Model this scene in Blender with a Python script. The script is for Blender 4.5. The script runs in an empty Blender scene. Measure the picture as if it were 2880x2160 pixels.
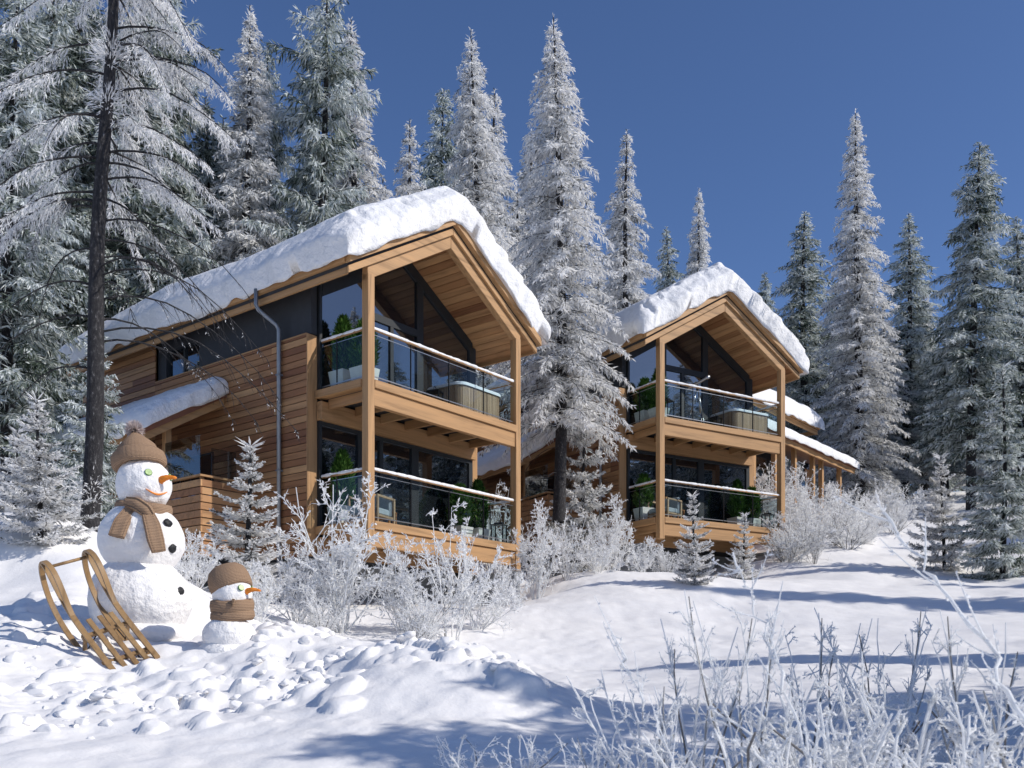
import bpy, math, random
import numpy as np
from mathutils import Vector, Matrix, noise as mnoise

C = bpy.context.scene.collection
rng = np.random.default_rng(7)
random.seed(7)
PI = math.pi
R = math.radians
F = 2749.0          # focal length in photo pixels (2880 wide)
HY = 1892.0         # eye level row
K = 2880.0 / 2212.0

def at(dx, dy, Y):
    """point seen at (dx,dy) of a 2212 px wide view of the photo, Y metres away"""
    return ((dx * K - 1440) / F * Y, Y, (HY - dy * K) / F * Y)

# ------------------------------------------------------------------ helpers
def tag(o, label=None, cat=None, group=None, kind=None):
    if label: o['label'] = label
    if cat: o['category'] = cat
    if group: o['group'] = group
    if kind: o['kind'] = kind
    return o

def empty(name, loc=(0, 0, 0), rz=0.0, label=None, cat=None, group=None):
    o = bpy.data.objects.new(name, None)
    C.objects.link(o)
    o.location = loc
    o.rotation_euler = (0, 0, rz)
    return tag(o, label, cat, group)

def link(name, me, parent=None):
    o = bpy.data.objects.new(name, me)
    C.objects.link(o)
    if parent is not None: o.parent = parent
    return o

def mesh_np(name, V, faces, mat, attrs=None, smooth=False):
    """V (n,3); faces = list of int arrays (m,k)"""
    me = bpy.data.meshes.new(name)
    V = np.asarray(V, dtype=np.float32)
    faces = [np.asarray(f, dtype=np.int32) for f in faces if len(f)]
    loops = np.concatenate([f.ravel() for f in faces])
    sizes = np.concatenate([np.full(len(f), f.shape[1], dtype=np.int32) for f in faces])
    starts = np.concatenate([[0], np.cumsum(sizes)[:-1]]).astype(np.int32)
    me.vertices.add(len(V)); me.vertices.foreach_set('co', V.ravel())
    me.loops.add(len(loops)); me.loops.foreach_set('vertex_index', loops)
    me.polygons.add(len(sizes))
    me.polygons.foreach_set('loop_start', starts)
    try: me.polygons.foreach_set('loop_total', sizes)
    except Exception: pass
    me.update(calc_edges=True)
    if smooth: me.polygons.foreach_set('use_smooth', np.ones(len(sizes), dtype=bool))
    for k, a in (attrs or {}).items():
        at_ = me.attributes.new(k, 'FLOAT', 'FACE')
        at_.data.foreach_set('value', np.asarray(a, dtype=np.float32))
    me.validate()
    me.materials.append(mat)
    return me

class MB:
    """collects shapes that end up as ONE mesh; every face carries a 'tone'"""
    def __init__(s): s.v = []; s.f = []; s.t = []; s.sm = []
    def add(s, vs, fs, tone=None, smooth=False):
        n = len(s.v); s.v += [tuple(p) for p in vs]
        if tone is None: tone = random.random()
        for f in fs:
            s.f.append([n + i for i in f]); s.t.append(tone); s.sm.append(smooth)
    def box(s, x0, x1, y0, y1, z0, z1, tone=None):
        v = [(x0,y0,z0),(x1,y0,z0),(x1,y1,z0),(x0,y1,z0),(x0,y0,z1),(x1,y0,z1),(x1,y1,z1),(x0,y1,z1)]
        s.add(v, [(3,2,1,0),(4,5,6,7),(0,1,5,4),(1,2,6,5),(2,3,7,6),(3,0,4,7)], tone)
    def prism(s, poly, axis, a0, a1, tone=None):
        """poly in the two other axes (in x,y,z order), extruded along axis; counter-clockwise poly"""
        def P(p, a):
            if axis == 'y': return (p[0], a, p[1])
            if axis == 'x': return (a, p[0], p[1])
            return (p[0], p[1], a)
        n = len(poly)
        v = [P(p, a0) for p in poly] + [P(p, a1) for p in poly]
        fs = [tuple(range(n)), tuple(range(2*n-1, n-1, -1))]
        for i in range(n):
            j = (i + 1) % n
            fs.append((j, i, n+i, n+j))
        s.add(v, fs, tone)
    def bar(s, p, q, w, h=None, tone=None, up=(0,0,1)):
        """square bar from p to q"""
        h = h or w
        p = Vector(p); q = Vector(q); d = (q - p).normalized()
        u = Vector(up)
        if abs(d.dot(u)) > .95: u = Vector((1,0,0))
        a = d.cross(u).normalized() * (w/2); b = a.cross(d).normalized() * (h/2)
        v = []
        for c in (p, q): v += [c-a-b, c+a-b, c+a+b, c-a+b]
        s.add(v, [(3,2,1,0),(4,5,6,7),(0,1,5,4),(1,2,6,5),(2,3,7,6),(3,0,4,7)], tone)
    def tube(s, pts, rad, n=6, tone=None, cap=True):
        pts = [Vector(p) for p in pts]
        if not hasattr(rad, '__len__'): rad = [rad]*len(pts)
        vs = []; up = None
        for i, p in enumerate(pts):
            d = (pts[min(i+1, len(pts)-1)] - pts[max(i-1, 0)])
            if d.length < 1e-9: d = Vector((0,0,1))
            d.normalize()
            if up is None:
                up = Vector((0,0,1)) if abs(d.z) < .9 else Vector((1,0,0))
            a = up - d * up.dot(d)
            if a.length < 1e-6: a = d.orthogonal()
            a.normalize(); b = d.cross(a); up = a
            for k in range(n):
                t = 2*PI*k/n
                vs.append(p + (a*math.cos(t) + b*math.sin(t)) * rad[i])
        fs = []
        for i in range(len(pts)-1):
            for k in range(n):
                fs.append((i*n+k, i*n+(k+1)%n, (i+1)*n+(k+1)%n, (i+1)*n+k))
        if cap:
            fs.append(tuple(range(n-1, -1, -1))); m = (len(pts)-1)*n
            fs.append(tuple(range(m, m+n)))
        s.add(vs, fs, tone, smooth=True)
    def lathe(s, prof, n=24, c=(0,0,0), tone=None):
        vs = []; fs = []
        for r_, z in prof:
            for k in range(n):
                t = 2*PI*k/n
                vs.append((c[0]+r_*math.cos(t), c[1]+r_*math.sin(t), c[2]+z))
        m = len(prof)
        for i in range(m-1):
            for k in range(n):
                fs.append((i*n+k, i*n+(k+1)%n, (i+1)*n+(k+1)%n, (i+1)*n+k))
        fs.append(tuple(range(n-1,-1,-1))); fs.append(tuple(range((m-1)*n, m*n)))
        s.add(vs, fs, tone, smooth=True)
    def build(s, name, mat, parent=None, bevel=0.0):
        me = bpy.data.meshes.new(name)
        me.from_pydata(s.v, [], s.f)
        a = me.attributes.new('tone', 'FLOAT', 'FACE')
        a.data.foreach_set('value', np.array(s.t, dtype=np.float32))
        me.polygons.foreach_set('use_smooth', np.array(s.sm, dtype=bool))
        me.materials.append(mat); me.update()
        o = link(name, me, parent)
        if bevel:
            m = o.modifiers.new('bevel', 'BEVEL'); m.width = bevel; m.segments = 1
            m.limit_method = 'ANGLE'; m.angle_limit = R(40)
        return o

def children(o): return [c for c in bpy.data.objects if c.parent is o]
def copy_tree(o, parent=None):
    c = o.copy(); C.objects.link(c)
    if parent is not None: c.parent = parent
    for ch in KIDS.get(o.name, []):
        d = copy_tree(ch, c)
    return c
KIDS = {}
def note_kids():
    KIDS.clear()
    for o in bpy.data.objects:
        if o.parent is not None: KIDS.setdefault(o.parent.name, []).append(o)

# vectorised value noise
def _hash(ix, iy, iz, seed):
    h = (ix.astype(np.int64)*374761393 + iy.astype(np.int64)*668265263 + iz.astype(np.int64)*2147483647 + seed*144665) & 0xffffffff
    h = ((h ^ (h >> 13)) * 1274126177) & 0xffffffff
    h = h ^ (h >> 16)
    return (h & 0xffff) / 65535.0
def vnoise(x, y, z=None, seed=0):
    x = np.asarray(x, float); y = np.asarray(y, float)
    z = np.zeros_like(x) if z is None else np.asarray(z, float)
    ix, iy, iz = np.floor(x), np.floor(y), np.floor(z)
    fx, fy, fz = x-ix, y-iy, z-iz
    fx, fy, fz = [f*f*f*(f*(f*6-15)+10) for f in (fx, fy, fz)]
    r = 0
    for a in (0, 1):
        for b in (0, 1):
            for c in (0, 1):
                w = (fx if a else 1-fx) * (fy if b else 1-fy) * (fz if c else 1-fz)
                r = r + w * _hash(ix+a, iy+b, iz+c, seed)
    return r*2-1
def fbm(x, y, z=None, oct=4, seed=0):
    r = 0; a = 1.0; f = 1.0
    for i in range(oct):
        r = r + a*vnoise(np.asarray(x)*f+i*17.3, np.asarray(y)*f-i*9.1, None if z is None else np.asarray(z)*f, seed+i)
        a *= .5; f *= 2.03
    return r

# ------------------------------------------------------------------ materials
def new_mat(name):
    m = bpy.data.materials.new(name); m.use_nodes = True
    nt = m.node_tree; nt.nodes.clear()
    out = nt.nodes.new('ShaderNodeOutputMaterial')
    return m, nt, out
def N(nt, t, **kw):
    n = nt.nodes.new(t)
    for k, v in kw.items(): setattr(n, k, v)
    return n
def ramp(nt, stops, interp='LINEAR'):
    r = N(nt, 'ShaderNodeValToRGB'); r.color_ramp.interpolation = interp
    e = r.color_ramp.elements
    while len(e) < len(stops): e.new(.5)
    for el, (p, c) in zip(e, stops):
        el.position = p; el.color = (c[0], c[1], c[2], 1)
    return r

def mat_plain(name, col, rough=.6, metal=0.0, var=.12, scale=6.0, bump=0.0, bscale=60.0, spec=.4):
    m, nt, out = new_mat(name); L = nt.links.new
    b = N(nt, 'ShaderNodeBsdfPrincipled')
    tc = N(nt, 'ShaderNodeTexCoord'); no = N(nt, 'ShaderNodeTexNoise'); no.inputs['Scale'].default_value = scale
    no.inputs['Detail'].default_value = 5
    L(tc.outputs['Object'], no.inputs['Vector'])
    r = ramp(nt, [(.3, [c*(1-var) for c in col]), (.7, [min(1, c*(1+var)) for c in col])])
    L(no.outputs['Fac'], r.inputs['Fac']); L(r.outputs['Color'], b.inputs['Base Color'])
    b.inputs['Roughness'].default_value = rough; b.inputs['Metallic'].default_value = metal
    b.inputs['Specular IOR Level'].default_value = spec
    if bump:
        n2 = N(nt, 'ShaderNodeTexNoise'); n2.inputs['Scale'].default_value = bscale; n2.inputs['Detail'].default_value = 4
        L(tc.outputs['Object'], n2.inputs['Vector'])
        bp = N(nt, 'ShaderNodeBump'); bp.inputs['Strength'].default_value = bump; bp.inputs['Distance'].default_value = .01
        L(n2.outputs['Fac'], bp.inputs['Height']); L(bp.outputs['Normal'], b.inputs['Normal'])
    L(b.outputs[0], out.inputs[0])
    return m

def mat_wood(name, axis, stops, rough=.55, grain=9.0):
    """tone attribute picks the board colour, stretched noise draws the grain along axis"""
    m, nt, out = new_mat(name); L = nt.links.new
    b = N(nt, 'ShaderNodeBsdfPrincipled')
    at_ = N(nt, 'ShaderNodeAttribute', attribute_name='tone')
    tc = N(nt, 'ShaderNodeTexCoord'); mp = N(nt, 'ShaderNodeMapping')
    sc = [grain]*3; sc['xyz'.index(axis)] = grain*.06
    mp.inputs['Scale'].default_value = sc
    # shift the grain from board to board
    cx = N(nt, 'ShaderNodeCombineXYZ'); mu = N(nt, 'ShaderNodeMath', operation='MULTIPLY'); mu.inputs[1].default_value = 37.0
    L(at_.outputs['Fac'], mu.inputs[0])
    for i in range(3): L(mu.outputs[0], cx.inputs[i])
    L(cx.outputs[0], mp.inputs['Location'])
    L(tc.outputs['Object'], mp.inputs['Vector'])
    no = N(nt, 'ShaderNodeTexNoise'); no.inputs['Scale'].default_value = 1.0; no.inputs['Detail'].default_value = 7
    no.inputs['Roughness'].default_value = .62; no.inputs['Distortion'].default_value = .6
    L(mp.outputs[0], no.inputs['Vector'])
    r = ramp(nt, stops); L(at_.outputs['Fac'], r.inputs['Fac'])
    g = ramp(nt, [(.3, (.62,.60,.58)), (.5, (1,1,1)), (.72, (1.18,1.15,1.1))]); L(no.outputs['Fac'], g.inputs['Fac'])
    mx = N(nt, 'ShaderNodeMix', data_type='RGBA', blend_type='MULTIPLY'); mx.inputs[0].default_value = 1
    L(r.outputs['Color'], mx.inputs[6]); L(g.outputs['Color'], mx.inputs[7])
    L(mx.outputs[2], b.inputs['Base Color'])
    b.inputs['Roughness'].default_value = rough; b.inputs['Specular IOR Level'].default_value = .3
    bp = N(nt, 'ShaderNodeBump'); bp.inputs['Strength'].default_value = .25; bp.inputs['Distance'].default_value = .006
    L(no.outputs['Fac'], bp.inputs['Height']); L(bp.outputs['Normal'], b.inputs['Normal'])
    L(b.outputs[0], out.inputs[0])
    return m

def mat_snow(name, bump=.5, s1=7.0, s2=55.0, col=(.90,.88,.865), dist=.05):
    m, nt, out = new_mat(name); L = nt.links.new
    b = N(nt, 'ShaderNodeBsdfPrincipled')
    tc = N(nt, 'ShaderNodeTexCoord')
    n1 = N(nt, 'ShaderNodeTexNoise'); n1.inputs['Scale'].default_value = s1; n1.inputs['Detail'].default_value = 6
    n2 = N(nt, 'ShaderNodeTexNoise'); n2.inputs['Scale'].default_value = s2; n2.inputs['Detail'].default_value = 3
    L(tc.outputs['Object'], n1.inputs['Vector']); L(tc.outputs['Object'], n2.inputs['Vector'])
    r = ramp(nt, [(.35, [c*.95 for c in col]), (.65, col)]); L(n1.outputs['Fac'], r.inputs['Fac'])
    L(r.outputs['Color'], b.inputs['Base Color'])
    b.inputs['Roughness'].default_value = .75; b.inputs['Specular IOR Level'].default_value = .25
    b1 = N(nt, 'ShaderNodeBump'); b1.inputs['Strength'].default_value = bump; b1.inputs['Distance'].default_value = dist
    b2 = N(nt, 'ShaderNodeBump'); b2.inputs['Strength'].default_value = bump*.8; b2.inputs['Distance'].default_value = dist*.16
    L(n1.outputs['Fac'], b1.inputs['Height']); L(n2.outputs['Fac'], b2.inputs['Height'])
    L(b1.outputs['Normal'], b2.inputs['Normal']); L(b2.outputs['Normal'], b.inputs['Normal'])
    L(b.outputs[0], out.inputs[0])
    return m

def mat_blade(name, stops, trans=.3):
    """needles and twigs: 'frost' on each face says how rimed it is"""
    m, nt, out = new_mat(name); L = nt.links.new
    at_ = N(nt, 'ShaderNodeAttribute', attribute_name='frost')
    r = ramp(nt, stops); L(at_.outputs['Fac'], r.inputs['Fac'])
    d = N(nt, 'ShaderNodeBsdfDiffuse'); t = N(nt, 'ShaderNodeBsdfTranslucent')
    L(r.outputs['Color'], d.inputs['Color']); L(r.outputs['Color'], t.inputs['Color'])
    mx = N(nt, 'ShaderNodeMixShader'); mx.inputs[0].default_value = trans
    L(d.outputs[0], mx.inputs[1]); L(t.outputs[0], mx.inputs[2]); L(mx.outputs[0], out.inputs[0])
    return m

def mat_glass_wall(name):
    """dark window glass that mirrors what stands before it"""
    m, nt, out = new_mat(name); L = nt.links.new
    d = N(nt, 'ShaderNodeBsdfDiffuse'); d.inputs['Color'].default_value = (.012,.014,.017,1)
    g = N(nt, 'ShaderNodeBsdfGlossy'); g.inputs['Roughness'].default_value = .0; g.inputs['Color'].default_value = (.9,.95,1,1)
    lw = N(nt, 'ShaderNodeFresnel'); lw.inputs['IOR'].default_value = 1.75
    ad = N(nt, 'ShaderNodeMath', operation='ADD'); ad.inputs[1].default_value = .10; ad.use_clamp = True
    L(lw.outputs[0], ad.inputs[0])
    tc = N(nt, 'ShaderNodeTexCoord'); no = N(nt, 'ShaderNodeTexNoise'); no.inputs['Scale'].default_value = .9
    L(tc.outputs['Object'], no.inputs['Vector'])
    bp = N(nt, 'ShaderNodeBump'); bp.inputs['Strength'].default_value = .05; bp.inputs['Distance'].default_value = .02
    L(no.outputs['Fac'], bp.inputs['Height']); L(bp.outputs['Normal'], g.inputs['Normal'])
    mx = N(nt, 'ShaderNodeMixShader'); L(ad.outputs[0], mx.inputs[0])
    L(d.outputs[0], mx.inputs[1]); L(g.outputs[0], mx.inputs[2]); L(mx.outputs[0], out.inputs[0])
    return m

def mat_glass_clear(name, tint=(.90,.95,.96), base=.0):
    m, nt, out = new_mat(name); L = nt.links.new
    t = N(nt, 'ShaderNodeBsdfTransparent'); t.inputs['Color'].default_value = (*tint, 1)
    g = N(nt, 'ShaderNodeBsdfGlossy'); g.inputs['Roughness'].default_value = .0
    lw = N(nt, 'ShaderNodeLayerWeight'); lw.inputs['Blend'].default_value = .5
    pw = N(nt, 'ShaderNodeMath', operation='POWER'); pw.inputs[1].default_value = 5.0; L(lw.outputs['Facing'], pw.inputs[0])
    ad = N(nt, 'ShaderNodeMath', operation='ADD'); ad.inputs[1].default_value = .02+base; ad.use_clamp = True
    no = N(nt, 'ShaderNodeTexNoise'); no.inputs['Scale'].default_value = 3.0
    tc = N(nt, 'ShaderNodeTexCoord'); L(tc.outputs['Object'], no.inputs['Vector'])
    bp = N(nt, 'ShaderNodeBump'); bp.inputs['Strength'].default_value = .02; bp.inputs['Distance'].default_value = .01
    L(no.outputs['Fac'], bp.inputs['Height']); L(bp.outputs['Normal'], g.inputs['Normal'])
    L(pw.outputs[0], ad.inputs[0])
    mx = N(nt, 'ShaderNodeMixShader'); L(ad.outputs[0], mx.inputs[0])
    L(t.outputs[0], mx.inputs[1]); L(g.outputs[0], mx.inputs[2]); L(mx.outputs[0], out.inputs[0])
    return m

def mat_bark(name):
    m, nt, out = new_mat(name); L = nt.links.new
    b = N(nt, 'ShaderNodeBsdfPrincipled'); b.inputs['Roughness'].default_value = .9
    tc = N(nt, 'ShaderNodeTexCoord'); mp = N(nt, 'ShaderNodeMapping'); mp.inputs['Scale'].default_value = (22,22,9)
    L(tc.outputs['Object'], mp.inputs['Vector'])
    no = N(nt, 'ShaderNodeTexNoise'); no.inputs['Scale'].default_value = 1.4; no.inputs['Detail'].default_value = 8; no.inputs['Roughness'].default_value = .7
    L(mp.outputs[0], no.inputs['Vector'])
    r = ramp(nt, [(.38, (.010,.009,.011)), (.56, (.030,.028,.030)), (.64, (.09,.085,.085)), (.72, (.42,.42,.43))])
    L(no.outputs['Fac'], r.inputs['Fac']); L(r.outputs['Color'], b.inputs['Base Color'])
    bp = N(nt, 'ShaderNodeBump'); bp.inputs['Strength'].default_value = .8; bp.inputs['Distance'].default_value = .03
    L(no.outputs['Fac'], bp.inputs['Height']); L(bp.outputs['Normal'], b.inputs['Normal'])
    L(b.outputs[0], out.inputs[0])
    return m

def mat_knit(name, col):
    m, nt, out = new_mat(name); L = nt.links.new
    b = N(nt, 'ShaderNodeBsdfPrincipled'); b.inputs['Roughness'].default_value = .95; b.inputs['Specular IOR Level'].default_value = .1
    at_ = N(nt, 'ShaderNodeUVMap')
    tc = N(nt, 'ShaderNodeTexCoord')
    w1 = N(nt, 'ShaderNodeTexNoise'); w1.inputs['Scale'].default_value = 120; w1.inputs['Detail'].default_value = 3
    w2 = N(nt, 'ShaderNodeTexWave', bands_direction='Z'); w2.inputs['Scale'].default_value = 22; w2.inputs['Distortion'].default_value = 1.5; w2.inputs['Detail'].default_value = 2
    L(tc.outputs['Object'], w1.inputs['Vector']); L(tc.outputs['Object'], w2.inputs['Vector'])
    mx = N(nt, 'ShaderNodeMath', operation='ADD'); L(w1.outputs['Fac'], mx.inputs[0]); L(w2.outputs['Fac'], mx.inputs[1])
    r = ramp(nt, [(.3, [c*.72 for c in col]), (.8, col), (1.0, [c*1.15 for c in col])])
    hf = N(nt, 'ShaderNodeMath', operation='MULTIPLY'); hf.inputs[1].default_value = .6; L(mx.outputs[0], hf.inputs[0])
    L(hf.outputs[0], r.inputs['Fac']); L(r.outputs['Color'], b.inputs['Base Color'])
    bp = N(nt, 'ShaderNodeBump'); bp.inputs['Strength'].default_value = .6; bp.inputs['Distance'].default_value = .008
    L(mx.outputs[0], bp.inputs['Height']); L(bp.outputs['Normal'], b.inputs['Normal'])
    L(b.outputs[0], out.inputs[0])
    return m

CLAD = [(0,(.21,.090,.042)), (.3,(.30,.142,.064)), (.65,(.38,.198,.090)), (1,(.50,.285,.135))]
BEAM = [(0,(.37,.205,.095)), (.5,(.43,.25,.118)), (1,(.49,.30,.150))]
M = dict(
    clad_y=mat_wood('cladding_boards', 'y', CLAD), clad_x=mat_wood('cladding_boards_across', 'x', CLAD),
    beam_x=mat_wood('larch_beam_across', 'x', BEAM), beam_y=mat_wood('larch_beam_along', 'y', BEAM), beam_z=mat_wood('larch_post', 'z', BEAM),
    sled=mat_wood('sled_ash_wood', 'z', [(0,(.25,.150,.070)),(1,(.36,.23,.11))], rough=.4, grain=14),
    darkwall=mat_plain('anthracite_panel', (.035,.038,.044), .7, var=.1),
    darkframe=mat_plain('dark_frame', (.022,.026,.03), .45, var=.1),
    metal=mat_plain('grey_zinc', (.26,.28,.31), .4, .6, var=.08),
    steel=mat_plain('brushed_steel', (.45,.46,.47), .3, .9, var=.05),
    black=mat_plain('black_iron', (.012,.012,.014), .4, .3),
    concrete=mat_plain('concrete', (.34,.35,.36), .85, var=.18, bump=.3, bscale=30),
    tile=mat_plain('roof_tile', (.20,.085,.05), .8),
    glass=mat_glass_wall('window_glass'), clear=mat_glass_clear('clear_glass'), screen=mat_glass_clear('screen_glass', (.62,.66,.68), .12),
    snow=mat_snow('snow_ground', .45, 3.0, 38.0, dist=.05),
    rsnow=mat_snow('snow_roof', .8, 4.0, 26.0, col=(.85,.845,.85), dist=.10),
    msnow=mat_snow('snow_packed', .9, 14.0, 80.0, dist=.035),
    bark=mat_bark('dark_bark'),
    white=mat_plain('white_planter', (.70,.68,.63), .6, var=.06),
    tubwhite=mat_plain('white_acrylic', (.82,.83,.84), .3, var=.02),
    tubwood=mat_wood('tub_slats', 'z', [(0,(.30,.20,.125)),(1,(.44,.31,.20))], grain=12),
    cushion=mat_plain('grey_cushion', (.33,.36,.38), .9, bump=.3),
    knit=mat_knit('brown_wool', (.37,.245,.16)),
    pom=mat_blade('pompom_fur', [(0,(.45,.36,.33)),(1,(.78,.70,.67))], .45),
    carrot=mat_plain('carrot', (.80,.24,.02), .5, var=.25, scale=25, bump=.5, bscale=50),
    cucumber=mat_plain('cucumber_flesh', (.50,.66,.30), .4, var=.15, scale=40),
    peel=mat_plain('cucumber_peel', (.07,.20,.035), .4, var=.3, scale=30),
    coal=mat_plain('coal', (.015,.016,.018), .55, var=.5, scale=40, bump=1.0, bscale=40),
    needle_green=mat_blade('green_foliage', [(0,(.02,.05,.012)),(.5,(.05,.12,.025)),(1,(.12,.22,.05))], .35),
)
FR_W = mat_blade('rimed_needles_white', [(0,(.16,.165,.16)),(.2,(.55,.56,.57)),(.5,(.85,.845,.835)),(1,(.95,.94,.925))], .42)
FR_G = mat_blade('rimed_needles_green', [(0,(.04,.055,.04)),(.3,(.20,.24,.20)),(.6,(.58,.62,.60)),(1,(.86,.89,.89))], .38)
FR_D = mat_blade('rimed_needles_dark', [(0,(.03,.042,.03)),(.45,(.10,.125,.10)),(.75,(.30,.335,.30)),(1,(.68,.71,.70))], .3)
FR_S = mat_blade('rimed_twigs', [(0,(.16,.125,.105)),(.2,(.56,.56,.56)),(.42,(.90,.905,.91)),(1,(.955,.96,.965))], .5)

# ------------------------------------------------------------------ camera, light
cam = bpy.data.cameras.new('camera'); co = bpy.data.objects.new('camera', cam); C.objects.link(co)
co.location = (0, 0, 0); co.rotation_euler = (R(90), 0, 0)
cam.sensor_width = 36; cam.sensor_fit = 'HORIZONTAL'; cam.lens = 36*F/2880; cam.shift_y = (HY-1080)/2880
cam.dof.use_dof = True; cam.dof.focus_distance = 17; cam.dof.aperture_fstop = 6.3
cam.clip_start = .05; cam.clip_end = 3000
bpy.context.scene.camera = co

SUN_AZ = (0.965, -0.262); SUN_EL = R(36)
sd = Vector((SUN_AZ[0]*math.cos(SUN_EL), SUN_AZ[1]*math.cos(SUN_EL), math.sin(SUN_EL))).normalized()
sl = bpy.data.lights.new('sun', 'SUN'); so = bpy.data.objects.new('sun', sl); C.objects.link(so)
sl.energy = 3.9; sl.angle = R(.5); sl.color = (1.0, .95, .87)
so.rotation_euler = (-sd).to_track_quat('-Z', 'Y').to_euler()
w = bpy.data.worlds.new('World'); bpy.context.scene.world = w; w.use_nodes = True
nt = w.node_tree; bg = nt.nodes['Background']
sky = nt.nodes.new('ShaderNodeTexSky'); sky.sky_type = 'NISHITA'; sky.sun_disc = False
sky.sun_elevation = SUN_EL; sky.sun_rotation = math.atan2(sd.x, sd.y)
sky.altitude = 1500; sky.air_density = 1.0; sky.dust_density = 1.5; sky.ozone_density = 3.5
mx_ = nt.nodes.new('ShaderNodeMix'); mx_.data_type = 'RGBA'; mx_.blend_type = 'MULTIPLY'; mx_.inputs[0].default_value = 1; mx_.inputs[7].default_value = (.88, .985, 1.20, 1)
nt.links.new(sky.outputs[0], mx_.inputs[6]); nt.links.new(mx_.outputs[2], bg.inputs[0]); bg.inputs[1].default_value = .103
vs = bpy.context.scene.view_settings
vs.view_transform = 'Standard'; vs.look = 'None'; vs.exposure = 0; vs.gamma = 1
cy = bpy.context.scene.cycles
cy.max_bounces = 8; cy.diffuse_bounces = 5; cy.glossy_bounces = 3; cy.transmission_bounces = 4; cy.transparent_max_bounces = 10
cy.caustics_reflective = False; cy.caustics_refractive = False; cy.sample_clamp_indirect = 4

# ------------------------------------------------------------------ ground
def gp(sx, sy, Y): return ((sx-1440)/F*Y, Y, (HY-sy)/F*Y)
CP = [gp(0,2160,5), gp(700,2160,5), gp(1300,2160,5), gp(2000,2160,4.6), gp(2700,2160,4.6),
      (0,0,-1.45), (-4,0,-1.4), (4,0,-1.5), (12,0,-1.4), (-12,0,-1.2), (0,-12,-2.2), (-12,-12,-2), (12,-12,-2),
      # mound with the snowman
      gp(0,1900,7.6), gp(60,1780,8.8), (-4.8,10.4,.75), gp(230,1870,8.3), gp(400,1792,9.4), gp(640,1818,8.8), gp(500,1980,7),
      gp(780,1765,9.2), gp(900,1880,8.0), gp(1000,1830,8.1), gp(1220,1838,7.6), gp(1400,1862,7.2), gp(1478,1940,6.6), gp(1500,2010,6.2), gp(1640,2090,5.3),
      (-3.7,11.2,.26), (-2.2,11.2,.10), (-1.0,10.6,.08), (.2,9.6,-.08), (.7,8.2,-.28), (1.1,7.0,-.42),
      # hollow behind it and the slope to the chalets
      (-1,13.2,.10), (.6,12,-.15), (-3,13.5,.36), gp(1400,1880,13.5), gp(1100,1760,16.2), gp(900,1740,17), gp(1400,1740,18), gp(1450,1690,21.5),
      gp(700,1700,17.5), gp(1750,1790,16), gp(1760,1660,20), gp(2100,1740,17.5), gp(2100,1640,21), gp(1900,1622,23.2), gp(1560,1625,24), gp(1750,1618,24.5),
      (4.2,26.6,2.15), (6.0,28.5,2.75), (2.5,27,2.2), (0.2,23.2,1.72), (2,32,3.4), (-3,20,1.25), (-5,22,1.7), (-6.5,19,1.5),
      gp(0,1462,12.6), gp(130,1502,12.4), gp(280,1572,12.0), gp(0,1585,11.9), gp(120,1590,11.75), gp(230,1598,11.7), (-8.5,14.5,2.1), (-10,20,2.5), (-12,26,3.6), (-9,30,4.2), (-3,34,4.6),
      gp(2206,1560,29.6), gp(2350,1560,29), gp(2300,1500,34), gp(2300,1462,40), gp(2700,1600,26.5), gp(2600,1562,29), gp(2700,1450,38),
      gp(2600,1700,19), gp(2600,1850,12), gp(2400,1960,8.5), gp(2750,2000,7), gp(2150,1900,11), gp(1900,1960,9.5), gp(2850,1780,15),
      (10,48,8.6), (0,45,6.4), (-14,45,6.4), (25,45,8.4), (22,30,5.0), (16,16,1.6), (-20,12,1.0), (-22,30,4.2), (30,14,1.4),
      (0,70,11), (30,75,13.5), (-35,70,10), (60,60,11), (-60,50,7), (0,120,20), (60,120,22), (-70,120,19), (0,220,34), (120,200,34), (-130,200,33),
      (120,40,9), (-120,30,4), (0,-60,-8), (100,-60,-8), (-100,-60,-8)]
CP = np.array(CP)
def tps_fit(P, lam):
    n = len(P); d = np.linalg.norm(P[:,None,:2]-P[None,:,:2], axis=2)
    Kk = np.where(d > 0, d*d*np.log(d+1e-12), 0)
    A = np.zeros((n+3, n+3)); A[:n,:n] = Kk + lam*np.eye(n); A[:n,n] = 1; A[:n,n+1:] = P[:,:2]; A[n:,:n] = A[:n,n:].T
    b = np.zeros(n+3); b[:n] = P[:,2]
    return np.linalg.solve(A, b)
# warp the plane so that near points weigh as fine as far ones
def warp(X, Y):
    r = np.sqrt(X*X + Y*Y) + 1e-6
    k = np.log1p(r/6.0)*6.0/r
    return X*k, Y*k
wx, wy = warp(CP[:,0], CP[:,1])
TW = tps_fit(np.column_stack([wx, wy, CP[:,2]]), .002)
def base_h(X, Y):
    X = np.asarray(X, float); Y = np.asarray(Y, float); sh = X.shape
    a, b = warp(X.ravel(), Y.ravel()); out = np.zeros(a.shape)
    for s in range(0, len(a), 20000):
        aa = a[s:s+20000]; bb = b[s:s+20000]
        d = np.sqrt((aa[:,None]-wx[None])**2 + (bb[:,None]-wy[None])**2)
        out[s:s+20000] = np.where(d > 0, d*d*np.log(d+1e-12), 0) @ TW[:-3] + TW[-3] + TW[-2]*aa + TW[-1]*bb
    return out.reshape(sh)
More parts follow.
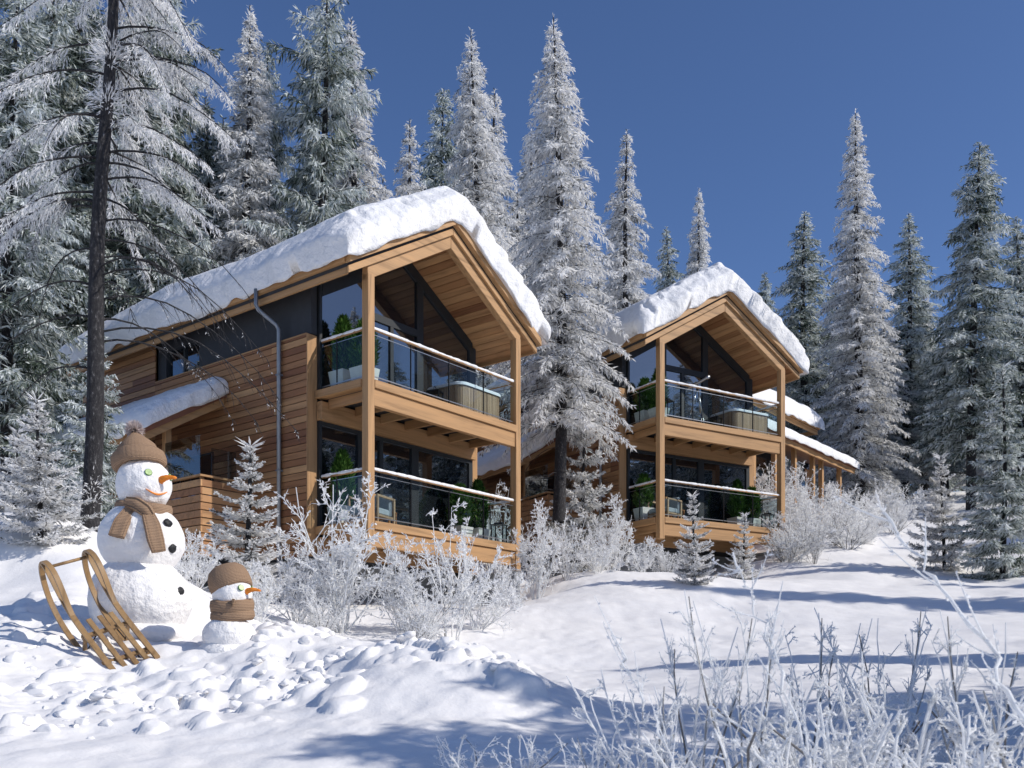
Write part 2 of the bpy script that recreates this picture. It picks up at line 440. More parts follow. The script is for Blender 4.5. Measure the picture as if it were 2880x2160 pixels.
# broken snow thrown up round the snowman
def clod_mask(X, Y):
    m = np.exp(-(((X+3.9)/1.3)**2 + ((Y-9.6)/1.3)**2)**2) + np.exp(-(((X+2.0)/1.9)**2 + ((Y-7.7)/1.0)**2)**2) \
        + np.exp(-(((X+.55)/1.0)**2 + ((Y-7.75)/.75)**2)**2) + .9*np.exp(-(((X+2.2)/.9)**2 + ((Y-9.6)/.7)**2)**2) \
        + .55*np.exp(-(((X+2.9)/1.6)**2 + ((Y-6.5)/.9)**2)**2) + np.exp(-(((X+.12)/.42)**2 + ((Y-7.0)/.6)**2)**2)
    return np.clip(m, 0, 1)
crng = np.random.default_rng(21)
CL = []
for i in range(620):
    x = crng.uniform(-5.2, .6); y = crng.uniform(5.3, 11.2)
    if crng.random() < clod_mask(np.array([x]), np.array([y]))[0]:
        if (x+3.35)**2 + (y-8.35)**2 < .12 or math.hypot(x+2.3, y-8.7) < .3: continue
        r_ = crng.choice([.03,.05,.085,.13,.18], p=[.32,.28,.22,.13,.05])
        CL.append((x, y, r_*crng.uniform(.8,1.25), crng.uniform(0,PI), crng.uniform(.55,1.0), crng.uniform(.35,.8), crng.normal(0,.5), crng.normal(0,.5)))
def ground_h(X, Y, detail=True):
    X = np.asarray(X, float); Y = np.asarray(Y, float)
    Z = base_h(X, Y)
    D = np.sqrt(X*X + Y*Y)
    Z = Z + (.035+.06*np.clip((D-12)/14,0,1.3))*fbm(X*.33, Y*.33, oct=3, seed=3)*np.clip((D-3)/8, 0, 1) + .028*fbm(X*1.3, Y*1.3, oct=3, seed=9)
    if detail:
        Z = Z + .010*fbm(X*5, Y*5, oct=3, seed=5)*np.clip(1.4-D/30, 0, 1)
        m = clod_mask(X, Y)
        Z = Z + m*(.05*fbm(X*3.2, Y*3.2, oct=3, seed=31))
    return Z
xs = np.unique(np.concatenate([np.linspace(-260,-40,23), np.linspace(-40,-9,48), np.linspace(-9,-5.2,30), np.linspace(-5.2,.9,226), np.linspace(.9,5,70), np.linspace(5,16,80), np.linspace(16,45,50), np.linspace(45,260,25)]))
ys = np.unique(np.concatenate([np.linspace(-80,-5,16), np.linspace(-5,4,24), np.linspace(4,5.2,24), np.linspace(5.2,11.2,224), np.linspace(11.2,16,60), np.linspace(16,34,110), np.linspace(34,70,60), np.linspace(70,320,45)]))
GX, GY = np.meshgrid(xs, ys)
GZ = ground_h(GX, GY)
clod = np.zeros_like(GZ)
for (x, y, r_, th, asp, hh, tx, ty) in CL:
    i0, i1 = np.searchsorted(xs, [x-r_*1.5, x+r_*1.5]); j0, j1 = np.searchsorted(ys, [y-r_*1.5, y+r_*1.5])
    if i1 <= i0 or j1 <= j0: continue
    dx = GX[j0:j1,i0:i1]-x; dy = GY[j0:j1,i0:i1]-y
    a = (dx*math.cos(th)+dy*math.sin(th))/r_; b = (-dx*math.sin(th)+dy*math.cos(th))/(r_*asp)
    n_ = .25*vnoise(GX[j0:j1,i0:i1]*9, GY[j0:j1,i0:i1]*9, seed=77)
    q = np.abs(a)**2.6 + np.abs(b)**2.6 + n_*.6
    top = r_*hh*np.minimum(np.clip(1-q, 0, 1)**.42, .78 + .5*(a*tx+b*ty) + n_*.4)
    clod[j0:j1,i0:i1] = np.maximum(clod[j0:j1,i0:i1], np.clip(top, 0, r_))
GZ = GZ + clod
ny, nx = GX.shape
def snow_clods():
    g = np.random.default_rng(5)
    t_ = (1+5**.5)/2
    V0 = np.array([(-1,t_,0),(1,t_,0),(-1,-t_,0),(1,-t_,0),(0,-1,t_),(0,1,t_),(0,-1,-t_),(0,1,-t_),(t_,0,-1),(t_,0,1),(-t_,0,-1),(-t_,0,1)], float); V0 /= np.linalg.norm(V0[0])
    F0 = [(0,11,5),(0,5,1),(0,1,7),(0,7,10),(0,10,11),(1,5,9),(5,11,4),(11,10,2),(10,7,6),(7,1,8),(3,9,4),(3,4,2),(3,2,6),(3,6,8),(3,8,9),(4,9,5),(2,4,11),(6,2,10),(8,6,7),(9,8,1)]
    V = list(map(tuple, V0)); Fc = F0
    for _ in range(2):
        cache = {}; nf = []
        def mid(a, b):
            k = (min(a,b), max(a,b))
            if k not in cache:
                m = (np.array(V[a])+np.array(V[b]))/2; m /= np.linalg.norm(m); V.append(tuple(m)); cache[k] = len(V)-1
            return cache[k]
        for a, b, c in Fc:
            x, y, z = mid(a,b), mid(b,c), mid(c,a); nf += [(a,x,z),(b,y,x),(c,z,y),(x,y,z)]
        Fc = nf
    V = np.array(V); Fc = np.array(Fc); VV = []; FF = []; o = 0; n = 0
    spots = [(-3.75,9.9,.55),(-4.5,9.3,.5),(-2.25,8.7,.42),(-1.9,9.2,.35),(-2.0,7.6,.5),(-1.5,8.0,.4),(-.9,7.9,.4),(-.35,7.6,.35),(-.1,7.2,.28),(.05,6.9,.2),(-2.5,7.0,.45),(-3.2,7.3,.5),(-4.0,8.1,.5),(-1.6,7.2,.4),(-2.9,6.4,.5)]
    while n < 300:
        sx_, sy_, sr = spots[g.integers(len(spots))]; x, y = sx_ + g.normal(0, sr*.6), sy_ + g.normal(0, sr*.45)
        if math.hypot(x+3.6, y-9.4) < .42 or math.hypot(x+2.5, y-8.8) < .27: continue
        r_ = .018*math.exp(abs(g.normal(0, 1.0)))
        if r_ > .12: continue
        i = min(np.searchsorted(xs, x), nx_-1); j = min(np.searchsorted(ys, y), ny_-1); z = GZ[j, i]
        P = V.copy()
        for k in range(g.integers(4, 8)):      # broken faces
            d = g.normal(0, 1, 3); d /= np.linalg.norm(d); c_ = g.uniform(.5, .85); h = P @ d; P = P - np.outer(np.maximum(h-c_, 0), d)
        P = P*(1 + .10*vnoise(P[:,0]*2.3+n, P[:,1]*2.3, P[:,2]*2.3, seed=n)[:,None] + .05*vnoise(P[:,0]*6, P[:,1]*6+n, P[:,2]*6, seed=n+9)[:,None])
        P = P*np.array([g.uniform(.8,1.6), g.uniform(.8,1.3), g.uniform(.55,.95)])*r_
        a = g.uniform(0, 6.28); ca, sa = math.cos(a), math.sin(a); P = np.column_stack([P[:,0]*ca-P[:,1]*sa, P[:,0]*sa+P[:,1]*ca, P[:,2]])
        VV.append(P + np.array([x, y, z - r_*g.uniform(.0, .45)])); FF.append(Fc+o); o += len(V); n += 1
    cl = link('snow_clods', mesh_np('snow_clods', np.concatenate(VV), [np.concatenate(FF)], M['snow'], smooth=True)); tag(cl, 'loose broken clods of snow thrown up around the snowmen', kind='stuff')
nx_, ny_ = nx, ny
snow_clods()
idx = np.arange(nx*ny).reshape(ny, nx)
q = np.stack([idx[:-1,:-1], idx[:-1,1:], idx[1:,1:], idx[1:,:-1]], -1).reshape(-1, 4)
gme = mesh_np('snow_ground', np.column_stack([GX.ravel(), GY.ravel(), GZ.ravel()]), [q], M['snow'], smooth=True)
go = link('snow_ground', gme); tag(go, kind='structure')
def gz(x, y): return float(ground_h(np.array([x]), np.array([y]), False)[0])

# ------------------------------------------------------------------ chalets
W = 4.92; EO = .5625; SL = .591; LR = 10.9; DW = 1.54
def rz(u): return 4.66 + SL*(min(u, W-u) + EO)

def snow_sheet(name, u0, u1, v0, v1, zf, T, seed, parent, nu=80, nv=110, rnd=.34, lip=.06, peak=None, rough=.06, over=.10, taper=None):
    """thick snow lying on a roof surface zf(u,v), rounded edges, drooping lip"""
    def spaced(n):
        t = np.linspace(0, 1, n); return .5*t + .5*(.5-.5*np.cos(PI*t))
    U, V = np.meshgrid(spaced(nu), spaced(nv))
    U0 = u0 + (u1-u0)*U; V0 = v0 + (v1-v0)*V
    edge_n = lambda a, b, s: vnoise(a*1.7, b*1.7, seed=s)*.05 + vnoise(a*5, b*5, seed=s+1)*.025
    du = np.minimum(U0-u0, u1-U0); dv = np.minimum(V0-v0, v1-V0)
    ru = np.sqrt(np.clip(1-(1-np.clip(du/rnd,0,1))**2, 0, 1)); rv = np.sqrt(np.clip(1-(1-np.clip(dv/rnd,0,1))**2, 0, 1))
    roundness = (ru*rv)**.8
    big = .10*vnoise(U0*.5, V0*.3, seed=seed) + rough*.6*vnoise(U0*1.9, V0*1.2, seed=seed+2) + rough*.35*vnoise(U0*5, V0*5, seed=seed+3) + rough*.2*vnoise(U0*11, V0*11, seed=seed+4)
    th = T*(1+big)*roundness
    if taper is not None: th = th*taper(U0, V0)
    chip = np.clip(1-dv/1.1, 0, 1)
    pits = np.clip(vnoise(U0*4.2, V0*3.1, seed=seed+31)-.3, 0, 1)*.3 + np.clip(vnoise(U0*9, V0*7, seed=seed+32)-.3, 0, 1)*.22
    th = th*(1 - chip*pits*np.clip(th/T, 0, 1))
    zb = zf(U0, V0)
    # outline wobble
    ox = np.where(du < .25, np.sign(U0-(u0+u1)/2), 0)*(edge_n(U0*0+V0, U0*.3, seed+5)+.0)*np.clip(1-du/.25, 0, 1)
    oy = np.where(dv < .25, np.sign(V0-(v0+v1)/2), 0)*(edge_n(U0, V0*.3, seed+7))*np.clip(1-dv/.25, 0, 1)
    bulge = np.sin(np.clip(th/T, 0, 1)**.8*PI)*over*(1+.25*vnoise(U0*1.1, V0*1.1, seed=seed+21)+.22*vnoise(U0*5, V0*5, seed=seed+22)*np.clip(1-dv/.6,0,1))
    cu = np.clip(1-du/.3, 0, 1); cv = np.clip(1-dv/.3, 0, 1); cc = 1-.75*cu*cv
    bulge = bulge*(1 - 1.1*chip*pits)
    bx = np.sign(U0-(u0+u1)/2)*cu*bulge*cc*.75; by = np.sign(V0-(v0+v1)/2)*cv*bulge*cc
    top = np.stack([U0+ox+bx, V0+oy+by, zb+th], -1)
    edge = np.clip(1-np.minimum(du, dv)/.12, 0, 1)
    bot = np.stack([U0+ox, V0+oy, zb - lip*edge*(.6+.8*vnoise(U0*2.4, V0*2.4, seed=seed+9))], -1)
    n = nu*nv; I = np.arange(n).reshape(nv, nu)
    qt = np.stack([I[:-1,:-1], I[:-1,1:], I[1:,1:], I[1:,:-1]], -1).reshape(-1, 4)
    qb = qt[:, ::-1] + n
    ring = np.concatenate([I[0,:-1], I[:-1,-1], I[-1,::-1][:-1], I[::-1,0][:-1]])
    nxt = np.roll(ring, -1)
    qs = np.stack([ring, ring+n, nxt+n, nxt], -1)
    me = mesh_np(name, np.concatenate([top.reshape(-1,3), bot.reshape(-1,3)]), [qt, qb, qs], M['rsnow'], smooth=True)
    return link(name, me, parent)

def clad(mb, axis, a0, a1, z0, z1, c0, c1, bh=.145, gap=.016, lens=(3.0, 7.5), zf=None, cut=None):
    """horizontal boards with open joints; axis 'y' runs along y with x in c0..c1"""
    z = z0
    while z < z1 - .01:
        zt = min(z+bh-gap, z1)
        a = a0; first = True
        while a < a1-.01:
            ln = random.uniform(*lens)*(random.random() if first else 1); first = False
            b = min(a+max(ln, .4), a1)
            tone = min(1, max(0, random.gauss(.48, .34)))
            if zf is not None:
                # sloping top: trim the board where the roof comes down
                aa, bb = a, b
                if axis == 'x':
                    ta, tb = zf(aa), zf(bb)
                    if ta < zt and tb < zt:
                        a = b; continue
            if axis == 'y': mb.box(c0, c1, a+.002, b-.002, z, zt, tone)
            else: mb.box(a+.002, b-.002, c0, c1, z, zt, tone)
            a = b
        z += bh

def railing(name, parent, p, q, z, posts, snow_seed, handmat, side=False):
    """p,q in (u,v); handrail over glass panels between thin posts"""
    p = Vector((p[0], p[1], z)); q = Vector((q[0], q[1], z)); d = (q-p); L_ = d.length; d.normalize()
    nrm = Vector((-d.y, d.x, 0))
    mb = MB(); mb.tube([p + Vector((0,0,.99)), q + Vector((0,0,.99))], .027, 10, .7)
    root = mb.build(name, handmat, parent)
    # uneven strip of snow lying on the rail
    n = 60; pts = []; rad = []
    for i in range(n+1):
        t = i/n; c = p + d*(L_*t)
        h = .036 + .014*mnoise.noise(Vector((t*L_*4, snow_seed, 0))) + .012*mnoise.noise(Vector((t*L_*13, snow_seed, 3)))
        pts.append(c + Vector((0,0,.99+.022))); rad.append(max(.008, h))
    mb = MB(); mb.tube(pts, rad, 8, .5); mb.build('rail_snow', M['rsnow'], root)
    ts = [0] + list(posts) + [1]
    for t in posts:
        c = p + d*(L_*t)
        mb = MB(); mb.bar(c + Vector((0,0,.0)), c + Vector((0,0,.97)), .028, .014); mb.build('rail_post', M['black'], root)
    for a, b in zip(ts[:-1], ts[1:]):
        g = MB(); pa = p + d*(L_*a+.02); pb = p + d*(L_*b-.02); h = .006
        vs_ = []
        for s_ in (-h, h):
            for c, zz in ((pa,.06),(pb,.06),(pb,.88),(pa,.88)): vs_.append(c + nrm*s_ + Vector((0,0,zz)))
        g.add(vs_, [(0,1,2,3),(7,6,5,4),(0,4,5,1),(1,5,6,2),(2,6,7,3),(3,7,4,0)], .5)
        g.build('glass_panel', M['clear'], root)
    for zz_, ww_ in ((.055, .02), (.885, .012)):
        mb = MB(); mb.bar(p + Vector((0,0,zz_)), q + Vector((0,0,zz_)), ww_, ww_); mb.build('rail_profile', M['steel'], root)
    return root

def deck(parent, z, name, snowy=False):
    mb = MB()
    # floor boards
    y = .04
    while y < DW-.02:
        mb.box(.02, W-.02, y, min(y+.135, DW-.02), z-.06, z-.03); y += .14
    root = mb.build(name, M['beam_x'], parent)
    mb = MB(); mb.box(.18, W-.18, -.012, .10, z-.165, z-.002, .55); mb.build('front_fascia', M['beam_x'], root, .006)
    mb = MB(); mb.box(-.04, .17, .18, DW-.01, z-.165, z-.002, .4); mb.build('side_fascia', M['beam_y'], root, .006)
    mb = MB(); mb.box(W-.17, W+.04, .18, DW-.01, z-.165, z-.002, .4); mb.build('side_fascia', M['beam_y'], root, .006)
    mb = MB(); mb.box(.18, W-.18, .035, .16, z-.51, z-.17, .45); mb.build('front_beam', M['beam_x'], root, .008)
    mb = MB(); mb.box(.0, W, DW-.16, DW-.01, z-.61, z-.225, .3); mb.build('back_beam', M['beam_x'], root, .008)
    n = 7
    for i in range(n):
        u = .22 + (W-.44)*i/(n-1)
        mb = MB(); mb.box(u-.035, u+.035, .165, DW-.165, z-.36, z-.17); mb.build('joist', M['beam_y'], root)
    mb = MB(); mb.box(.18, W-.18, .17, DW-.02, z-.168, z-.10, .5); mb.build('underlay', M['darkwall'], root)
    return root

def pane(parent, poly, y, name='pane', axis='y', th=.012):
    mb = MB(); mb.prism(poly, axis, y, y+th, .5); return mb.build(name, M['glass'], parent)

def chalet(name, loc, yaw, label, seed, wallpat=True):
    random.seed(seed)
    H = empty(name, loc, PI/2 - yaw, label, 'chalet', 'timber chalets in the snow')
    g_under = -3.2
    # ---- roof
    mb = MB()
    def roofprism(mb_, a, b, v0, v1, o=0.0, tone=None):
        u0, u1 = -EO-o, W+EO+o; zl = rz(u0); zr_ = rz(W/2)
        mb_.prism([(u0, zl+a), (W/2, zr_+a), (W/2, zr_+b), (u0, zl+b)], 'y', v0, v1, tone)
        mb_.prism([(W/2, zr_+a), (u1, zl+a), (u1, zl+b), (W/2, zr_+b)], 'y', v0, v1, tone)
    roofprism(mb, .13, .36, -.02, LR, 0.02, .3)
    roof = mb.build('roof', M['darkwall'], H)
    for s in (0, 1):   # soffit: boards running back from the gable
        mb = MB(); n = 19
        for i in range(n):
            a = -EO + .05 + (W/2+EO-.06)*i/n; b = -EO + .05 + (W/2+EO-.06)*(i+1)/n - .014
            pa = [(a, rz(a)+.06), (b, rz(b)+.06), (b, rz(b)+.125), (a, rz(a)+.125)]
            if s: pa = [(W-x, z) for x, z in pa][::-1]
            v = .01
            while v < LR-.05:
                e = min(LR-.05, v + random.uniform(2.0, 4.5)); mb.prism(pa, 'y', v, e-.003, min(1, max(0, random.gauss(.68, .30)))); v = e
        mb.build('soffit', M['clad_y'], roof)
    for s in (0, 1):
        for (a, b, v0, v1, o) in ((0, .145, -.055, -.0, 0), (.20, .43, -.16, -.03, .05)):
            mb = MB(); u0 = -EO-o; c = W/2
            poly = [(u0, rz(u0)+a), (c-.002, rz(c)+a), (c-.002, rz(c)+b), (u0, rz(u0)+b)]
            if s: poly = [(W-x, z) for x, z in poly][::-1]
            mb.prism(poly, 'y', v0, v1, .75); mb.build('barge_board', M['beam_x'], roof, .006)
        mb = MB(); x0, x1 = (-EO-.004, -EO+.05) if s == 0 else (W+EO-.05, W+EO+.004)
        mb.box(x0, x1, .002, LR, rz(-EO)+.0, rz(-EO)+.145, .6); mb.build('fascia', M['beam_y'], roof, .006)
        x0, x1 = (-EO-.10, -EO+.0) if s == 0 else (W+EO-.0, W+EO+.10)
        mb = MB(); mb.box(x0, x1, -.025, LR, rz(-EO)+.19, rz(-EO)+.36, .55); mb.build('fascia', M['beam_y'], roof, .006)
    # structural gable beam
    for s in (0, 1):
        mb = MB(); poly = [(.0, rz(0)-.27), (W/2-.002, rz(W/2)-.27), (W/2-.002, rz(W/2)+.055), (.0, rz(0)+.055)]
        if s: poly = [(W-x, z) for x, z in poly][::-1]
        mb.prism(poly, 'y', .012, .172, .65); mb.build('gable_beam', M['beam_x'], H, .008)
    c = W/2
    snow_sheet('roof_snow', -EO-.18, W+EO+.22, -.22, LR+.25,
               lambda U, V: 4.66 + SL*(np.minimum(np.minimum(U, W-U), W/2 - .10) + EO) + .37, .74, seed*10+1, roof, 150, 170, .50, .12, rough=.045, over=.26, taper=lambda U, V: np.clip(1.12-np.clip(V-6.5, 0, 9)*.10, .3, 1.2))
    # ---- posts
    for u in (0, W-.18):
        mb = MB(); mb.box(u, u+.18, 0, .18, -.62, rz(.18)-.27+.03 if u == 0 else rz(W-.18)-.27+.03, .6 if u == 0 else .7)
        mb.build('post', M['beam_z'], H, .008)
    # ---- decks and rails
    for z, nm in ((2.8, 'upper_deck'), (0.0, 'lower_deck')):
        deck(H, z, nm)
        railing('front_railing', H, (.185, .09), (W-.185, .09), z+.03, [.243, .503, .76], seed+z, M['beam_x'])
        railing('side_railing', H, (.10, .185), (.10, DW-.01), z+.03, [.62], seed+z+5, M['beam_y'])
        railing('side_railing', H, (W-.10, .185), (W-.10, DW-.01), z+.03, [.5], seed+z+9, M['beam_y'])
    # ---- side walls
    for s in (0, 1):
        f = (lambda x: x) if s == 0 else (lambda x: W-x)
        def bx(m_, a, b, *r): m_.box(min(f(a), f(b)), max(f(a), f(b)), *r)
        mb = MB()
        x0, x1 = sorted((f(-.23), f(-.20)))
        clad(mb, 'y', DW+.03, 7.09, -.62, 3.92, x0, x1)
        clad(mb, 'y', 7.09, LR-.45, -.62, rz(-.23)+.03, x0, x1)
        wl = mb.build('side_wall', M['clad_y'], H)
        mb = MB(); bx(mb, -.198, .02, DW+.035, LR-.45, -.62, 3.90, .4); mb.build('wall_core', M['darkwall'], wl)
        mb = MB(); bx(mb, -.236, .026, DW, DW+.03, -.62, 3.935, .35); mb.build('corner_board', M['beam_z'], wl, .004)
        mb = MB(); bx(mb, -.236, .026, DW+.032, 7.09, 3.922, 3.95, .3); mb.build('coping', M['beam_y'], wl)
        # anthracite wall under the eave with a narrow window
        mb = MB()
        bx(mb, -.15, .0, DW-.02, 5.42, 3.95, rz(-.15)+.08, .5); bx(mb, -.15, .0, 6.75, 7.085, 3.95, rz(-.15)+.08, .5)
        bx(mb, -.15, .0, 5.42, 6.75, 4.62, rz(-.15)+.08, .5)
        up = mb.build('upper_wall', M['darkwall'], H)
        mb = MB(); bx(mb, -.10, -.02, 5.42, 5.47, 3.952, 4.62); bx(mb, -.10, -.02, 6.05, 6.12, 3.952, 4.62); bx(mb, -.10, -.02, 6.70, 6.75, 3.952, 4.62)
        wn = mb.build('window', M['darkframe'], H)
        for y0, y1 in ((5.47, 6.05), (6.12, 6.70)):
            mb = MB(); bx(mb, -.06, -.045, y0, y1, 3.952, 4.62, .5); mb.build('pane', M['glass'], wn)
    mb = MB(); mb.prism([(.03,-.62),(W-.03,-.62),(W-.03,rz(.03)+.05),(W/2,rz(W/2)+.05),(.03,rz(.03)+.05)], 'y', LR-.6, LR-.45, .4); mb.build('rear_wall', M['clad_x'], H)
    # ---- glazed fronts
    yg = DW - .02
    fr = MB()
    rake = lambda u: rz(u) + .05
    for u0, u1, z1 in ((.03,.10,None), (1.40,1.48,None), (2.08,2.18,4.70), (2.93,3.14,None), (W-.14,W-.03,None)):
        if z1 is None: fr.prism([(u0, 2.78), (u1, 2.78), (u1, rake(u1)), (u0, rake(u0))], 'y', yg-.05, yg+.05, .5)
        else: fr.box(u0, u1, yg-.045, yg+.045, 2.78, z1, .5)
    fr.box(1.48, 2.93, yg-.048, yg+.048, 4.70, 4.86, .5)
    for s in (0, 1):
        u0, u1 = .101, W/2-.001; h = .34 if s == 0 else .26
        poly = [(u0, rake(u0)-h), (u1, rake(u1)-h), (u1, rake(u1)), (u0, rake(u0))]
        if s: poly = [(W-x, z) for x, z in poly][::-1]
        fr.prism(poly, 'y', yg-.06, yg+.06, .5)
    fr.box(.10, W-.14, yg-.047, yg+.047, 2.79, 2.86, .5)
    gf = fr.build('gable_window', M['darkframe'], H)
    for u0, u1, lo, hi in ((1.48,2.08,2.86,4.70), (2.18,2.93,2.86,4.70)):
        pane(gf, [(u0,lo),(u1,lo),(u1,hi),(u0,hi)], yg-.006)
    pane(gf, [(.10,2.86),(1.40,2.86),(1.40,rake(1.40)-.3),(.10,rake(.10)-.3)], yg-.006)
    pane(gf, [(1.48,4.86),(W/2,4.86),(W/2,rake(W/2)-.1),(1.48,rake(1.48)-.1)], yg-.0055)
    pane(gf, [(W/2,4.86),(2.93,4.86),(2.93,rake(2.93)-.1),(W/2,rake(W/2)-.1)], yg-.0055)
    pane(gf, [(3.14,2.86),(W-.14,2.86),(W-.14,rake(.14)-.05),(3.14,rake(3.14)-.05)], yg-.006)
    fr = MB()
    for u0, u1 in ((.03,.10), (1.10,1.22), (1.75,1.85), (2.75,2.98), (W-.16,W-.03)): fr.box(u0, u1, yg-.05, yg+.05, -.03, 2.19, .5)
    fr.box(.10, W-.16, yg-.046, yg+.046, 2.10, 2.20, .5); fr.box(.10, W-.16, yg-.046, yg+.046, -.03, .05, .5)
    gf = fr.build('terrace_window', M['darkframe'], H)
    for u0, u1 in ((.10,1.10), (1.22,1.75), (1.85,2.75), (2.98,W-.16)): pane(gf, [(u0,.05),(u1,.05),(u1,2.10),(u0,2.10)], yg-.006)
    mb = MB(); mb.box(.03, W-.03, DW+.06, LR-.62, -.62, -.06, .5); mb.box(.03, W-.03, DW+.06, LR-.62, 2.5, 2.75, .5); mb.build('floor_slab', M['darkwall'], H)
    # ---- foundation
    mb = MB(); mb.box(W-.22, W, .02, LR-.6, g_under, -.635, .5); mb.box(.05, .25, .9, LR-.6, g_under, -.635, .5); mb.box(.25, W-.22, 2.2, 2.45, g_under, -.635, .5)
    mb.build('foundation', M['concrete'], H)
    # ---- downpipe with its swan neck
    mb = MB(); mb.tube([(-EO-.14, 2.6, rz(-EO)+.28), (-EO-.14, 2.6, rz(-EO)-.05), (-EO-.10, 2.58, rz(-EO)-.14), (-.34, 2.40, rz(-EO)-.40), (-.30, 2.37, rz(-EO)-.50), (-.30, 2.37, -1.6)], .045, 12, .5)
    for zz in (3.2, 1.2): mb.box(-.35, -.232, 2.32, 2.42, zz, zz+.03, .4)
    mb.build('downpipe', M['metal'], H)
    # ---- lean-to porch on the left flank
    v0, v1 = 4.39, 10.3
    zt = lambda u: 3.10 + SL*(u+.23)
    mb = MB()
    def slab(m_, u0, u1, dz0, dz1, va=v0, vb=v1, tone=.4):
        m_.prism([(u0, zt(u0)+dz0), (u1, zt(u1)+dz0), (u1, zt(u1)+dz1), (u0, zt(u0)+dz1)], 'y', va, vb, tone)
    slab(mb, -2.10, -.237, .0, .14); pr = mb.build('porch_roof', M['clad_y'], H)
    mb = MB(); slab(mb, -2.16, -.237, -.17, -.002, v0-.05, v0+.02, .5); mb.build('porch_rake', M['beam_x'], pr)
    mb = MB(); slab(mb, -2.20, -.237, .0, .16, v0-.12, v0-.052, .3); mb.build('porch_rake', M['tile'], pr)
    mb = MB(); mb.box(-2.17, -2.103, v0+.022, v1, zt(-2.1)-.12, zt(-2.1)+.1, .5); mb.build('porch_fascia', M['beam_y'], pr)
    snow_sheet('porch_snow', -2.36, -.20, v0-.20, v1+.1, lambda U, V: zt(U)+.15, .42, seed*10+5, pr, 56, 90, .28, .10, rough=.08)
    for v in (4.55, 7.6, 9.9):
        mb = MB(); mb.box(-1.56, -1.42, v, v+.14, -.6, zt(-1.5)-.02, .5); mb.build('porch_post', M['beam_z'], H, .006)
    mb = MB(); z = -.62
    while z < .92:
        for (x0, x1, y0, y1) in ((-1.58, -.24, 3.20, 3.24), (-1.62, -1.581, 3.20, 9.8)):
            mb.box(x0, x1, y0, y1, z, z+.135, min(1, max(0, random.gauss(.75, .2))))
        z += .158
    pp = mb.build('porch_parapet', M['clad_x'], H)
    mb = MB(); mb.box(-1.64, -.24, 3.18, 3.26, 1.0, 1.04, .3); mb.box(-1.64, -1.56, 3.262, 9.8, 1.0, 1.04, .3); mb.box(-1.57, -1.50, 3.25, 3.31, -.6, .99, .2); mb.build('parapet_cap', M['beam_x'], pp)
    mb = MB(); mb.box(-1.54, -.26, 3.27, 9.7, -.6, -.5, .5); mb.build('porch_floor', M['darkwall'], pp)
    mb = MB(); mb.box(-1.61, -1.60, 3.24, 4.5, 1.045, 1.85, .5); mb.build('wind_screen', M['screen'], pp)
    mb = MB(); mb.box(-1.35, -.75, 3.215, 3.225, 1.045, 1.62, .5); mb.build('wind_screen', M['screen'], pp)
    fr = MB(); fr.box(-.262, -.232, 4.75, 6.4, .9, 1.95, .5); wn = fr.build('window', M['darkframe'], H)
    for y0, y1 in ((4.8, 5.55), (5.6, 6.35)):
        mb = MB(); mb.box(-.268, -.2625, y0, y1, .95, 1.9, .5); mb.build('pane', M['glass'], wn)
    return H

H1 = chalet('timber_chalet', (-2.8286, 19.2197, 3.014), .6655, 'nearer timber chalet behind the snowmen, its snowy roof the larger and higher in view', 3)
H2 = chalet('timber_chalet', (4.1159, 27.2057, 4.358), 1.0251, 'farther timber chalet in the middle right with a telescope on its balcony', 5)
def hp(H, u, v, z):
    th = H.rotation_euler.z; c, s = math.cos(th), math.sin(th)
    return (H.location.x + u*c - v*s, H.location.y + u*s + v*c, H.location.z + z)

